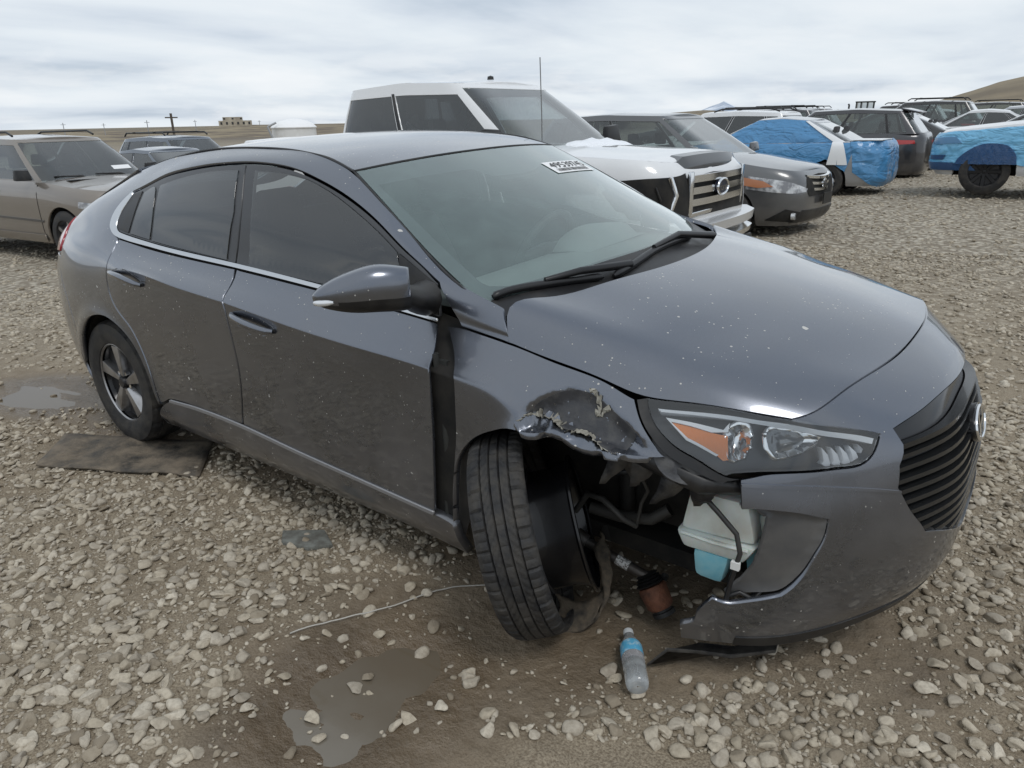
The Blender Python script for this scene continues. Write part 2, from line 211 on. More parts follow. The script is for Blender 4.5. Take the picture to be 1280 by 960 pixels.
#==ENDSURF
POLY = {
'rear_door': [[2.1534,0.7897],[2.4404,0.7928],[2.7673,0.7935],[3.0449,0.7957],[3.0766,0.722],[3.1054,0.5572],[3.1118,0.4179],[3.0577,0.2382],[2.7341,0.2375],[2.4998,0.2248],[2.4251,0.1943],[2.4084,0.1913],[2.3822,0.331],[2.3181,0.4424],[2.2045,0.5116],[2.1673,0.569],[2.1689,0.7103]],
'front_door': [[3.0588,0.795],[3.5538,0.7938],[3.881,0.7943],[4.1798,0.7958],[4.2262,0.7047],[4.2311,0.4723],[4.2127,0.3038],[4.1949,0.1899],[3.751,0.2067],[3.4296,0.2187],[3.0663,0.2384],[3.1206,0.4192],[3.114,0.5584],[3.0829,0.7234]],
'body_side': [[4.173,0.9662],[4.2784,0.8109],[4.3593,0.808],[4.4514,0.8017],[4.4402,1.0205],[4.3662,1.0178],[4.2324,1.0178],[4.0192,1.0178],[3.7958,1.0178],[3.594,1.0178],[3.4508,1.0178],[3.082,1.0178],[2.7325,1.0178],[2.3855,1.0178],[2.0627,1.0178],[1.7895,1.0178],[1.4611,1.0178],[1.453,0.94],[1.2819,0.9126],[1.4252,0.7233],[1.446,0.6586],[1.5136,0.5964],[1.6016,0.4797],[1.6409,0.3391],[1.643,0.1747],[1.7321,0.3449],[1.8483,0.4399],[1.9858,0.4786],[2.1142,0.4762],[2.2782,0.414],[2.3567,0.3193],[2.3894,0.184],[2.3985,0.1766],[2.3766,0.3304],[2.3106,0.4418],[2.1961,0.5116],[2.1582,0.5695],[2.1611,0.7089],[2.1397,0.7912],[2.0183,0.8199],[1.9728,0.8581],[1.9746,0.8987],[2.0089,0.9409],[2.2737,0.9556],[2.5429,0.9563],[2.7282,0.9568],[2.8652,0.9556],[3.0972,0.9563],[3.2873,0.9583],[3.4639,0.9562],[3.636,0.9569],[3.817,0.9582],[3.9776,0.9582],[4.0974,0.9694]],
'rear_bumper': [[1.636,0.3388],[1.5966,0.4799],[1.5085,0.5968],[1.4419,0.6562],[0.8528,0.6634],[0.4264,0.6634],[0.4264,0.0],[0.8528,0.0],[1.1625,0.0],[1.4611,0.0],[1.6374,0.04],[1.5754,0.1364]],
'tail_lamp': [[1.4308,0.6678],[1.4138,0.7255],[1.2828,0.8976],[1.1825,0.9356],[0.9528,0.8765],[0.9528,0.6834],[1.1325,0.6734]],
'sill': [[2.4032,0.163],[2.4919,0.2107],[2.7275,0.2244],[3.0461,0.2246],[3.4251,0.2067],[3.7474,0.1946],[4.1925,0.1772],[4.282,0.1666],[4.2938,0.0],[4.2244,0.0],[3.4508,0.0],[2.7325,0.0],[2.3055,0.0]],
'fender': [[4.2248,0.7958],[4.319,0.691],[4.3304,0.4787],[4.3044,0.3243],[4.2795,0.1762],[4.2872,0.1803],[4.3084,0.3254],[4.3449,0.3957],[4.4016,0.4519],[4.4866,0.5025],[4.5853,0.5674],[4.7016,0.6256],[4.7543,0.625],[4.804,0.6103],[4.8737,0.6201],[4.9408,0.627],[5.0188,0.6357],[5.0419,0.6403],[5.0197,0.6515],[4.9793,0.6977],[4.9346,0.7769],[4.794,0.7954],[4.6478,0.7956],[4.4533,0.7959],[4.361,0.8018],[4.2799,0.8051]],
'door_frame_front': [[3.003,0.9518],[3.1018,0.9532],[3.2911,0.9554],[3.4672,0.9536],[3.6399,0.9534],[3.821,0.9542],[3.9812,0.9534],[4.1019,0.9632],[4.1708,0.9548],[4.1833,0.8209],[4.1767,0.8164],[4.0566,0.8183],[3.5457,0.8051],[3.0424,0.8063],[3.0515,0.8748]],
'front_glass': [[3.0778,0.9407],[3.2276,0.9448],[3.3773,0.9478],[3.5415,0.9453],[3.7108,0.9408],[3.8768,0.9379],[3.9682,0.9337],[4.0048,0.8863],[4.0205,0.82],[3.544,0.808],[3.1294,0.8067],[3.1162,0.8774]],
'sail': [[3.9815,0.9353],[4.1727,0.9481],[4.1796,0.8226],[4.033,0.816]],
'door_frame_rear': [[2.0326,0.9322],[2.296,0.9483],[2.5546,0.9508],[2.7375,0.9518],[2.873,0.9512],[2.9948,0.9518],[3.0421,0.8803],[3.0339,0.8072],[2.7556,0.8082],[2.4205,0.8102],[2.1291,0.8122],[2.0744,0.8253],[2.0427,0.8566],[2.0371,0.8911]],
'rear_glass': [[2.3369,0.9269],[2.5836,0.9363],[2.7597,0.9397],[2.966,0.9398],[3.0013,0.8789],[2.9803,0.8193],[2.9815,0.8099],[2.7539,0.8113],[2.4195,0.8147],[2.3921,0.8671]],
'quarter_glass': [[2.2802,0.9262],[2.1799,0.9181],[2.2027,0.8692],[2.2235,0.8153],[2.3947,0.8155],[2.3685,0.8667]],
'rear_sail': [[2.0431,0.9236],[2.1364,0.9254],[2.1806,0.8631],[2.2041,0.8157],[2.1155,0.8204],[2.0744,0.8295],[2.0501,0.8608],[2.0463,0.8906]],
'chrome': [[2.0119,0.9362],[1.9814,0.895],[1.978,0.8557],[2.0182,0.8222],[2.1342,0.7953],[2.4334,0.7985],[2.7635,0.7976],[3.0451,0.7987],[3.5512,0.7972],[3.8786,0.798],[4.1813,0.8001],[4.1777,0.8112],[3.874,0.8071],[3.5453,0.8058],[3.039,0.8076],[2.7561,0.8074],[2.4214,0.8093],[2.148,0.8101],[2.0783,0.8232],[2.0432,0.8544],[2.0432,0.8879],[2.037,0.9302]],
'moulding_highlight': [[2.4987,0.2228],[2.7331,0.2356],[3.0507,0.2351],[3.4289,0.217],[3.7505,0.2051],[4.1928,0.1892],[4.1921,0.1753],[3.7469,0.1928],[3.4245,0.2049],[3.0453,0.2228],[2.7266,0.2225],[2.4919,0.2107]],
'handle_rear': [[2.2254,0.6298],[2.2835,0.6471],[2.3538,0.6437],[2.4356,0.6133],[2.5015,0.5985],[2.5057,0.5843],[2.4319,0.5751],[2.3363,0.5778],[2.2646,0.5962]],
'handle_front': [[3.1477,0.5955],[3.1879,0.6144],[3.2624,0.625],[3.3405,0.6146],[3.4104,0.6005],[3.4159,0.5856],[3.343,0.5596],[3.2468,0.5483],[3.1801,0.5636]],
'headlight': [[4.9846,0.7954],[5.1283,0.7964],[5.2813,0.796],[5.4311,0.7936],[5.5394,0.731],[5.6467,0.6693],[5.6409,0.6647],[5.5904,0.6404],[5.5439,0.6304],[5.4668,0.6364],[5.3109,0.6337],[5.2082,0.6264],[5.1919,0.6216],[5.1244,0.645],[5.0597,0.6662],[5.0172,0.7048],[4.9916,0.7576]],
'head_bezel': [[4.9436,0.7798],[4.9842,0.7992],[4.9945,0.7553],[5.0196,0.704],[5.0616,0.665],[5.1251,0.6437],[5.1925,0.6191],[5.2261,0.6145],[5.1746,0.6058],[5.1155,0.623],[5.0463,0.6436],[5.0056,0.671],[4.9692,0.7217]],
'amber': [[5.0598,0.7305],[5.1139,0.7222],[5.1735,0.7058],[5.2182,0.6994],[5.2077,0.6487],[5.1926,0.6467],[5.1707,0.6598],[5.1087,0.681]],
'amber_trim': [[5.0459,0.7388],[5.1151,0.7319],[5.2087,0.7162],[5.2321,0.7416],[5.2207,0.7107],[5.1735,0.7058],[5.1136,0.7199],[5.0597,0.7281],[5.1048,0.6845],[5.1707,0.6598],[5.1826,0.6565],[5.1755,0.6535],[5.0998,0.6783]],
'drl': [[5.0204,0.7657],[5.1377,0.7667],[5.2764,0.7681],[5.4193,0.7647],[5.5244,0.7145],[5.6297,0.6625],[5.6146,0.6547],[5.5132,0.7009],[5.4095,0.744],[5.2728,0.7519],[5.1363,0.7551],[5.031,0.7557]],
'drl_end': [[5.5705,0.6769],[5.6171,0.6591],[5.5869,0.642],[5.543,0.6324],[5.4677,0.6379],[5.4313,0.6432],[5.4975,0.6478]],
'proj1': [[5.2111,0.6965],[5.2257,0.723],[5.2589,0.7407],[5.2818,0.7342],[5.2831,0.7069],[5.2721,0.6743],[5.2515,0.6558],[5.2242,0.6481],[5.2063,0.6512]],
'proj1lens': [[5.2589,0.6971],[5.2735,0.7033],[5.2715,0.6795],[5.2576,0.6615],[5.2397,0.6579],[5.2494,0.676]],
'proj2': [[5.3303,0.7193],[5.3508,0.7398],[5.4064,0.7376],[5.4899,0.706],[5.4586,0.6891],[5.409,0.6694],[5.3617,0.6594],[5.3339,0.6569],[5.3224,0.6748]],
'proj2lens': [[5.3529,0.7149],[5.3898,0.7275],[5.4525,0.7083],[5.4124,0.681],[5.3645,0.6656],[5.3427,0.6632],[5.3424,0.6845]],
'grille': [[6.1663,0.1531],[6.0442,0.1579],[5.745,0.2606],[5.6794,0.3796],[5.6346,0.5067],[5.6531,0.5871],[5.6937,0.6331],[5.6969,0.6657],[5.7861,0.6733],[5.9405,0.6849],[6.1663,0.6744],[6.3921,0.6849],[6.5465,0.6733],[6.6357,0.6657],[6.6389,0.6331],[6.6795,0.5871],[6.698,0.5067],[6.6532,0.3796],[6.5876,0.2606],[6.2884,0.1579]],
'bumper': [[5.4282,0.7855],[5.5355,0.7269],[5.6514,0.6662],[5.6457,0.6617],[5.5926,0.6373],[5.5439,0.6269],[5.4646,0.6326],[5.3097,0.6299],[5.2281,0.6146],[5.226,0.5973],[5.2195,0.496],[5.2641,0.5011],[5.3607,0.4859],[5.4348,0.4485],[5.4238,0.3713],[5.404,0.2946],[5.3792,0.2175],[5.3522,0.1781],[5.3256,0.1592],[5.2619,0.1507],[5.2002,0.1427],[5.1847,0.1449],[5.1542,0.1554],[5.135,0.1353],[5.1162,0.1094],[5.1131,0.0786],[5.0777,0.0558],[5.0909,-0.0069],[5.2085,0.0],[5.2814,0.0],[5.433,0.0],[5.6641,0.0],[5.9276,0.0],[6.1663,0.0],[6.405,0.0],[6.6685,0.0],[6.8996,0.0],[7.0507,0.0],[7.2036,0.0],[7.3733,0.0],[7.2063,0.1164],[7.1981,0.2532],[7.2136,0.4226],[7.2585,0.5542],[7.1044,0.6146],[7.0229,0.6299],[6.868,0.6326],[6.7887,0.6269],[6.74,0.6373],[6.6869,0.6617],[6.6812,0.6662],[6.7971,0.7269],[6.9044,0.7855],[6.8996,0.7949],[6.6685,0.7949],[6.405,0.7949],[6.1663,0.7949],[5.9276,0.7949],[5.6641,0.7949],[5.433,0.7949]],
'pocket': [[5.2212,0.4923],[5.2638,0.4973],[5.3605,0.4822],[5.4327,0.4471],[5.4217,0.3737],[5.4016,0.299],[5.3768,0.2212],[5.3499,0.1809],[5.3233,0.1618],[5.2617,0.153],[5.2,0.1449],[5.1902,0.1493],[5.2062,0.1634],[5.2295,0.1873],[5.259,0.2513],[5.2756,0.3527],[5.2882,0.4505],[5.2534,0.4848]],
'step': [[5.2269,0.6052],[5.3332,0.6027],[5.4315,0.5917],[5.5343,0.5543],[5.6391,0.4939],[5.6387,0.4836],[5.533,0.5434],[5.4297,0.5787],[5.3315,0.5903],[5.2276,0.5933]],
'dent': [[4.5919,0.5744],[4.5951,0.6062],[4.6037,0.6425],[4.6575,0.6959],[4.7208,0.742],[4.7871,0.7534],[4.8551,0.735],[4.944,0.698],[4.9714,0.6714],[5.0193,0.6458],[5.0188,0.6357],[4.9408,0.627],[4.8737,0.6201],[4.804,0.6103],[4.7543,0.625],[4.7016,0.6256]],
'tear': [[4.5971,0.6128],[4.6137,0.6353],[4.6291,0.6454],[4.665,0.6532],[4.6963,0.6566],[4.7178,0.6506],[4.741,0.6453],[4.7763,0.648],[4.814,0.6511],[4.8377,0.6412],[4.8717,0.6312],[4.9029,0.6257],[4.9207,0.6279]],
'tear2': [[4.7764,0.7543],[4.7979,0.7474],[4.8207,0.7287],[4.8114,0.7028],[4.8282,0.7012],[4.8427,0.724],[4.8618,0.7202]],
}
POLYW = {
'clear': [[0.1109,0.0436],[0.3825,0.0554],[0.6919,0.0592],[0.7679,0.0599],[0.7909,0.0698],[0.8092,0.1211],[0.7969,0.2993],[0.7834,0.5762],[0.8182,1.2009],[0.8362,1.345],[0.7751,1.3443],[0.5362,1.3246],[0.3029,1.3581],[0.1783,1.3538],[0.1338,1.1164],[0.2106,0.7771],[0.2007,0.5521],[0.1264,0.5069],[0.1155,0.2579]],
'sticker': [[0.1731,0.9285],[0.178,1.328],[0.2782,1.3285],[0.2684,0.9175]],
'wiper1': [[0.8808,0.0323],[0.8589,0.1006],[0.8602,0.1986],[0.8684,0.2869],[0.8849,0.3829]],
'wiper2': [[0.893,0.4171],[0.8637,0.5393],[0.8344,0.6964],[0.8327,0.8668],[0.8586,1.0399]],
}
# ---------------------------------------------------------------- materials
MATS = {}
def mat(name, base=(.5, .5, .5), rough=.5, metal=0., coat=0., coat_rough=.03, trans=0., ior=1.45, spec=.5, alpha=1., emit=None, fn=None):
    if name in MATS: return MATS[name]
    m = bpy.data.materials.new(name); m.use_nodes = True; t = m.node_tree; b = t.nodes['Principled BSDF']
    b.inputs['Base Color'].default_value = (*base, 1); b.inputs['Roughness'].default_value = rough; b.inputs['Metallic'].default_value = metal
    b.inputs['Coat Weight'].default_value = coat; b.inputs['Coat Roughness'].default_value = coat_rough
    b.inputs['Transmission Weight'].default_value = trans; b.inputs['IOR'].default_value = ior; b.inputs['Specular IOR Level'].default_value = spec
    b.inputs['Alpha'].default_value = alpha
    if fn: fn(t, b)
    MATS[name] = m; return m
def objvec(t):
    return N(t, 'ShaderNodeTexCoord').outputs['Object']
def bump(t, b, h, strength=.3, dist=.01, sock='Normal'):
    n = N(t, 'ShaderNodeBump'); n.inputs['Strength'].default_value = strength; n.inputs['Distance'].default_value = dist
    t.links.new(h, n.inputs['Height']); t.links.new(n.outputs[0], b.inputs[sock]); return n
def grime(c1, c2, scale=6, lo=.35, hi=.65, r1=None, r2=None, bmp=0., bscale=40):
    def fn(t, b):
        v = objvec(t); f = ramp(t, noise(t, v, scale, 6, .62), [(lo, 0.), (hi, 1.)])
        t.links.new(mixc(t, f, tuple(c1), tuple(c2)), b.inputs['Base Color'])
        if r1 is not None: t.links.new(ramp(t, f, [(0., r1), (1., r2)]), b.inputs['Roughness'])
        if bmp: bump(t, b, noise(t, v, bscale, 4), bmp, .01)
    return fn
def paint(name, base, metal=.55, rough=.32, dust=.12, specks=True, mud=.35, mudz=.55, wet=1.):
    """car paint under clear coat, with road dust, fine specks and dried mud splashes low down"""
    def fn(t, b):
        v = objvec(t); sp = N(t, 'ShaderNodeSeparateXYZ'); t.links.new(v, sp.inputs[0])
        flake = noise(t, v, 900, 1); col = mixc(t, ramp(t, flake, [(.35, 0.), (.7, 1.)]), tuple(x*.88 for x in base), tuple(min(1, x*1.14) for x in base))
        low = ramp(t, sp.outputs[2], [(.12, 1.), (mudz, .38), (min(mudz+.5, .999), .1)])
        big = ramp(t, noise(t, v, 3.2, 7, .65, .4), [(.36, 0.), (.7, 1.)])
        d = M(t, 'MULTIPLY', M(t, 'MULTIPLY', big, low), mud); d = M(t, 'MAXIMUM', d, M(t, 'MULTIPLY', big, dust*.35))
        fac = d
        if specks:
            vo = N(t, 'ShaderNodeTexVoronoi'); vo.inputs['Scale'].default_value = 75; vo.inputs['Randomness'].default_value = 1; t.links.new(v, vo.inputs['Vector'])
            rc = N(t, 'ShaderNodeSeparateXYZ'); t.links.new(vo.outputs['Color'], rc.inputs[0])
            rad = M(t, 'MULTIPLY', ramp(t, rc.outputs[0], [(.70, 0.), (1., 1.)]), .30)
            cluster = ramp(t, noise(t, v, 2.3, 4, .6), [(.40, .25), (.60, 1.)])
            sk = M(t, 'MULTIPLY', M(t, 'LESS_THAN', vo.outputs['Distance'], M(t, 'MULTIPLY', rad, cluster)), .8)
            wv = N(t, 'ShaderNodeVectorMath', operation='ADD'); t.links.new(v, wv.inputs[0]); nz_ = N(t, 'ShaderNodeTexNoise'); nz_.inputs['Scale'].default_value = 60; t.links.new(v, nz_.inputs['Vector'])
            sc2 = N(t, 'ShaderNodeVectorMath', operation='SCALE'); sc2.inputs['Scale'].default_value = .02; t.links.new(nz_.outputs['Color'], sc2.inputs[0]); t.links.new(sc2.outputs[0], wv.inputs[1])
            v2 = N(t, 'ShaderNodeTexVoronoi'); v2.inputs['Scale'].default_value = 19; t.links.new(wv.outputs[0], v2.inputs['Vector']); r2_ = N(t, 'ShaderNodeSeparateXYZ'); t.links.new(v2.outputs['Color'], r2_.inputs[0])
            rad2 = M(t, 'MULTIPLY', ramp(t, r2_.outputs[0], [(.90, 0.), (1., 1.)]), .17)
            sk = M(t, 'MAXIMUM', sk, M(t, 'MULTIPLY', M(t, 'LESS_THAN', v2.outputs['Distance'], rad2), .95))
            fac = M(t, 'MAXIMUM', d, sk)
        col = mixc(t, fac, col, (.23, .205, .175)); col = mixc(t, sk, col, (.52, .51, .48)) if specks else col; t.links.new(col, b.inputs['Base Color'])
        t.links.new(M(t, 'MULTIPLY', M(t, 'SUBTRACT', 1., fac), metal), b.inputs['Metallic'])
        t.links.new(M(t, 'ADD', M(t, 'MULTIPLY', fac, .4), rough), b.inputs['Roughness'])
        t.links.new(M(t, 'MULTIPLY', M(t, 'SUBTRACT', 1., M(t, 'MULTIPLY', fac, 1.0)), wet), b.inputs['Coat Weight'])
        t.links.new(M(t, 'ADD', M(t, 'MULTIPLY', big, .05), .025), b.inputs['Coat Roughness'])
    return mat(name, base, rough, metal, 1., fn=fn)
def glass(name, tint, dust=.05, rough=.02, refl=1.0, dcol=(.42, .45, .45)):
    if name in MATS: return MATS[name]
    m = bpy.data.materials.new(name); m.use_nodes = True; t = m.node_tree; t.nodes.clear()
    tr = N(t, 'ShaderNodeBsdfTransparent'); tr.inputs[0].default_value = (*tint, 1)
    gl = N(t, 'ShaderNodeBsdfGlossy'); gl.inputs['Roughness'].default_value = rough; gl.inputs['Color'].default_value = (refl, refl, refl, 1)
    fr = N(t, 'ShaderNodeFresnel'); fr.inputs['IOR'].default_value = 1.52
    f2 = M(t, 'MINIMUM', M(t, 'MULTIPLY', fr.outputs[0], 1.7), 1.)
    mx = N(t, 'ShaderNodeMixShader'); t.links.new(f2, mx.inputs[0]); t.links.new(tr.outputs[0], mx.inputs[1]); t.links.new(gl.outputs[0], mx.inputs[2])
    df = N(t, 'ShaderNodeBsdfDiffuse'); df.inputs[0].default_value = (*dcol, 1)
    v = objvec(t); nf = ramp(t, noise(t, v, 7, 7, .65, .5), [(.3, dust*.8), (.72, dust*1.25)])
    m2 = N(t, 'ShaderNodeMixShader'); t.links.new(nf, m2.inputs[0]); t.links.new(mx.outputs[0], m2.inputs[1]); t.links.new(df.outputs[0], m2.inputs[2])
    o = N(t, 'ShaderNodeOutputMaterial'); t.links.new(m2.outputs[0], o.inputs[0]); MATS[name] = m; return m
PAINT = paint('iron_grey_paint', (.15, .163, .192), .97, .24, .1, True, .6, .52)
BLACKP = mat('black_plastic', (.018, .018, .019), .42, fn=grime((.014, .014, .015), (.05, .047, .043), 9, .45, .8, .36, .62))
GLOSSB = mat('gloss_black_trim', (.012, .012, .013), .12, 0, .6)
FRAME = mat('door_frame_black', (.05, .052, .056), .42, .1, .2)
RUBBER = mat('tyre_rubber', (.022, .022, .022), .72, fn=grime((.017, .017, .018), (.075, .067, .056), 14, .42, .78, .6, .9, .25, 120))
DARK = mat('dark_liner', (.012, .012, .012), .85, fn=grime((.008, .008, .008), (.028, .025, .021), 8))
CHROME = mat('chrome', (.78, .79, .8), .12, 1.)
SATIN = mat('satin_chrome', (.62, .63, .64), .24, 1.)
ALLOY = mat('machined_alloy', (.40, .40, .41), .32, .9, fn=grime((.42, .42, .43), (.2, .185, .165), 11, .4, .8))
ALLOYD = mat('dark_alloy', (.03, .03, .032), .4, .3)
WGLASS = glass('windscreen_glass', (.88, .97, .95), .17, .015, 1., (.42, .57, .545))  # diffuse teal puts reflected sky haze into the colour, along with dust
TGLASS = glass('tinted_glass', (.06, .07, .073), .035, .015, 1.); FGLASS = glass('door_glass_clear', (.36, .40, .40), .03, .015, 1.); RGLASS = glass('rear_screen_glass', (.5, .55, .55), .05, .015, 1.)
CLEAR = glass('lamp_lens', (.93, .95, .96), .008, .02)
HEADL = mat('lamp_housing', (.035, .037, .042), .3, .3)
# ---------------------------------------------------------------- mesh helpers
def link(o, parent=None):
    C.objects.link(o)
    if parent is not None: o.parent = parent
    return o
def mesh_obj(name, v, f, m, parent=None, smooth=False, nrm=None):
    me = bpy.data.meshes.new(name); me.from_pydata([tuple(map(float, p)) for p in v], [], [tuple(map(int, q)) for q in f])
    if smooth: me.polygons.foreach_set('use_smooth', [True]*len(me.polygons))
    me.materials.append(m)
    if nrm is not None:
        me.polygons.foreach_set('use_smooth', [True]*len(me.polygons)); me.normals_split_custom_set(nrm)
    me.update(); return link(bpy.data.objects.new(name, me), parent)
def tag(o, label=None, cat=None, group=None, kind=None):
    for k, x in (('label', label), ('category', cat), ('group', group), ('kind', kind)):
        if x: o[k] = x
    return o
def empty(name, loc=(0, 0, 0), rz=0., parent=None):
    o = bpy.data.objects.new(name, None); o.location = loc; o.rotation_euler = (0, 0, rz); o.empty_display_size = .2; return link(o, parent)
def autosmooth(o, ang=35):
    me = o.data; me.polygons.foreach_set('use_smooth', [True]*len(me.polygons)); me.set_sharp_from_angle(angle=R(ang)); return o
class MB:
    """collects simple solids into one mesh"""
    def __init__(s): s.v = []; s.f = []
    def add(s, v, f):
        o = len(s.v); s.v += [tuple(p) for p in v]; s.f += [tuple(i+o for i in q) for q in f]; return s
    def box(s, c, d, rot=None):
        x, y, z = (k/2 for k in d); P = [(i, j, k) for k in (-z, z) for j in (-y, y) for i in (-x, x)]
        P = [Vector(p) for p in P]
        if rot is not None: P = [rot @ p for p in P]
        return s.add([p+Vector(c) for p in P], [(0, 2, 3, 1), (4, 5, 7, 6), (0, 1, 5, 4), (2, 6, 7, 3), (0, 4, 6, 2), (1, 3, 7, 5)])
    def hexa(s, pts):  # 8 points: bottom ring 0-3, top ring 4-7
        return s.add(pts, [(3, 2, 1, 0), (4, 5, 6, 7), (0, 1, 5, 4), (1, 2, 6, 5), (2, 3, 7, 6), (3, 0, 4, 7)])
    def tube(s, pts, r, n=10, cap=True):
        pts = [Vector(p) for p in pts]; k = len(pts); rr = r if isinstance(r, (list, tuple)) else [r]*k
        up = Vector((0, 0, 1)); V = []; prev = None
        for i, p in enumerate(pts):
            d = (pts[min(i+1, k-1)]-pts[max(i-1, 0)]).normalized()
            a = d.cross(up) if prev is None else prev-d*prev.dot(d)
            if a.length < 1e-4: a = d.cross(Vector((1, 0, 0)))
            a.normalize(); prev = a; b = d.cross(a)
            V += [p+(a*math.cos(2*math.pi*j/n)+b*math.sin(2*math.pi*j/n))*rr[i] for j in range(n)]
        Fc = [(i*n+j, i*n+(j+1) % n, (i+1)*n+(j+1) % n, (i+1)*n+j) for i in range(k-1) for j in range(n)]
        if cap: Fc += [tuple(range(n))[::-1], tuple((k-1)*n+j for j in range(n))]
        return s.add(V, Fc)
    def lathe(s, prof, n=48, org=(0, 0, 0), ax=None, close=False):
        """prof: (radius, along-axis) list turned about the local Y axis, or about matrix ax's Y"""
        V = []
        for j in range(n):
            a = 2*math.pi*j/n
            V += [Vector((r*math.cos(a), y, r*math.sin(a))) for r, y in prof]
        if ax is not None: V = [ax @ p for p in V]
        V = [p+Vector(org) for p in V]; m = len(prof); e = m if close else m-1
        return s.add(V, [(j*m+i, j*m+(i+1) % m, ((j+1) % n)*m+(i+1) % m, ((j+1) % n)*m+i) for j in range(n) for i in range(e)])
    def prism(s, poly, a, b):
        """poly: list of 3D points, extruded from offset a to offset b (vectors)"""
        n = len(poly); a, b = Vector(a), Vector(b)
        return s.add([Vector(p)+a for p in poly]+[Vector(p)+b for p in poly], [tuple(range(n))[::-1], tuple(range(n, 2*n))]+[(i, (i+1) % n, n+(i+1) % n, n+i) for i in range(n)])
    def build(s, name, m, parent=None, smooth=None, bevel=0.):
        o = mesh_obj(name, s.v, s.f, m, parent)
        if bevel or smooth:
            bm = bmesh.new(); bm.from_mesh(o.data); bmesh.ops.recalc_face_normals(bm, faces=bm.faces)
            if bevel: bmesh.ops.bevel(bm, geom=[e for e in bm.edges if len(e.link_faces) == 2 and e.calc_face_angle(0) > .6], offset=bevel, segments=2, affect='EDGES', profile=.6)
            bm.to_mesh(o.data); bm.free(); autosmooth(o, smooth or 35)
        return o
def smoothloop(poly, res, corner=42.):
    """densify a closed outline, rounding all but its sharp corners (Catmull-Rom)"""
    P = np.asarray(poly, float); n = len(P); keep = []
    for i in range(n):
        a, b = P[i]-P[i-1], P[(i+1) % n]-P[i]; c = np.dot(a, b)/(np.linalg.norm(a)*np.linalg.norm(b)+1e-12); keep.append(math.degrees(math.acos(max(-1, min(1, c)))) > corner)
    out = []
    for i in range(n):
        p0, p1, p2, p3 = P[i-1], P[i], P[(i+1) % n], P[(i+2) % n]; L = np.linalg.norm(p2-p1)
        m1 = (p2-p1) if keep[i] else (p2-p0)*L/(L+np.linalg.norm(p1-p0)+1e-9)
        m2 = (p2-p1) if keep[(i+1) % n] else (p3-p1)*L/(L+np.linalg.norm(p3-p2)+1e-9)
        k = max(1, int(math.ceil(L/res)))
        for t in np.arange(k)/k: out.append((2*t**3-3*t**2+1)*p1+(t**3-2*t**2+t)*m1+(-2*t**3+3*t**2)*p2+(t**3-t**2)*m2)
    return np.array(out)
def inset(P, d):
    n = len(P); a = P-np.roll(P, 1, 0); b = np.roll(P, -1, 0)-P
    area = np.sum(P[:, 0]*np.roll(P[:, 1], -1)-np.roll(P[:, 0], -1)*P[:, 1]); sg = 1 if area > 0 else -1
    na = np.stack([-a[:, 1], a[:, 0]], 1); nb = np.stack([-b[:, 1], b[:, 0]], 1)
    na /= np.linalg.norm(na, axis=1, keepdims=True)+1e-12; nb /= np.linalg.norm(nb, axis=1, keepdims=True)+1e-12
    k = na+nb; k /= np.maximum(np.linalg.norm(k, axis=1, keepdims=True), .5)
    return P+sg*d*k
def inpoly(Q, P):
    x, y = Q[:, 0], Q[:, 1]; r = np.zeros(len(Q), bool); j = len(P)-1
    for i in range(len(P)):
        xi, yi, xj, yj = P[i, 0], P[i, 1], P[j, 0], P[j, 1]
        c = ((yi > y) != (yj > y)) & (x < (xj-xi)*(y-yi)/((yj-yi) or 1e-12)+xi); r ^= c; j = i
    return r
def polydist(Q, P):
    d = np.full(len(Q), 1e9)
    for a, b in zip(P, np.roll(P, -1, 0)):
        e = b-a; t = np.clip(((Q-a)@e)/(e@e+1e-12), 0, 1); d = np.minimum(d, np.linalg.norm(Q-a-t[:, None]*e, axis=1))
    return d
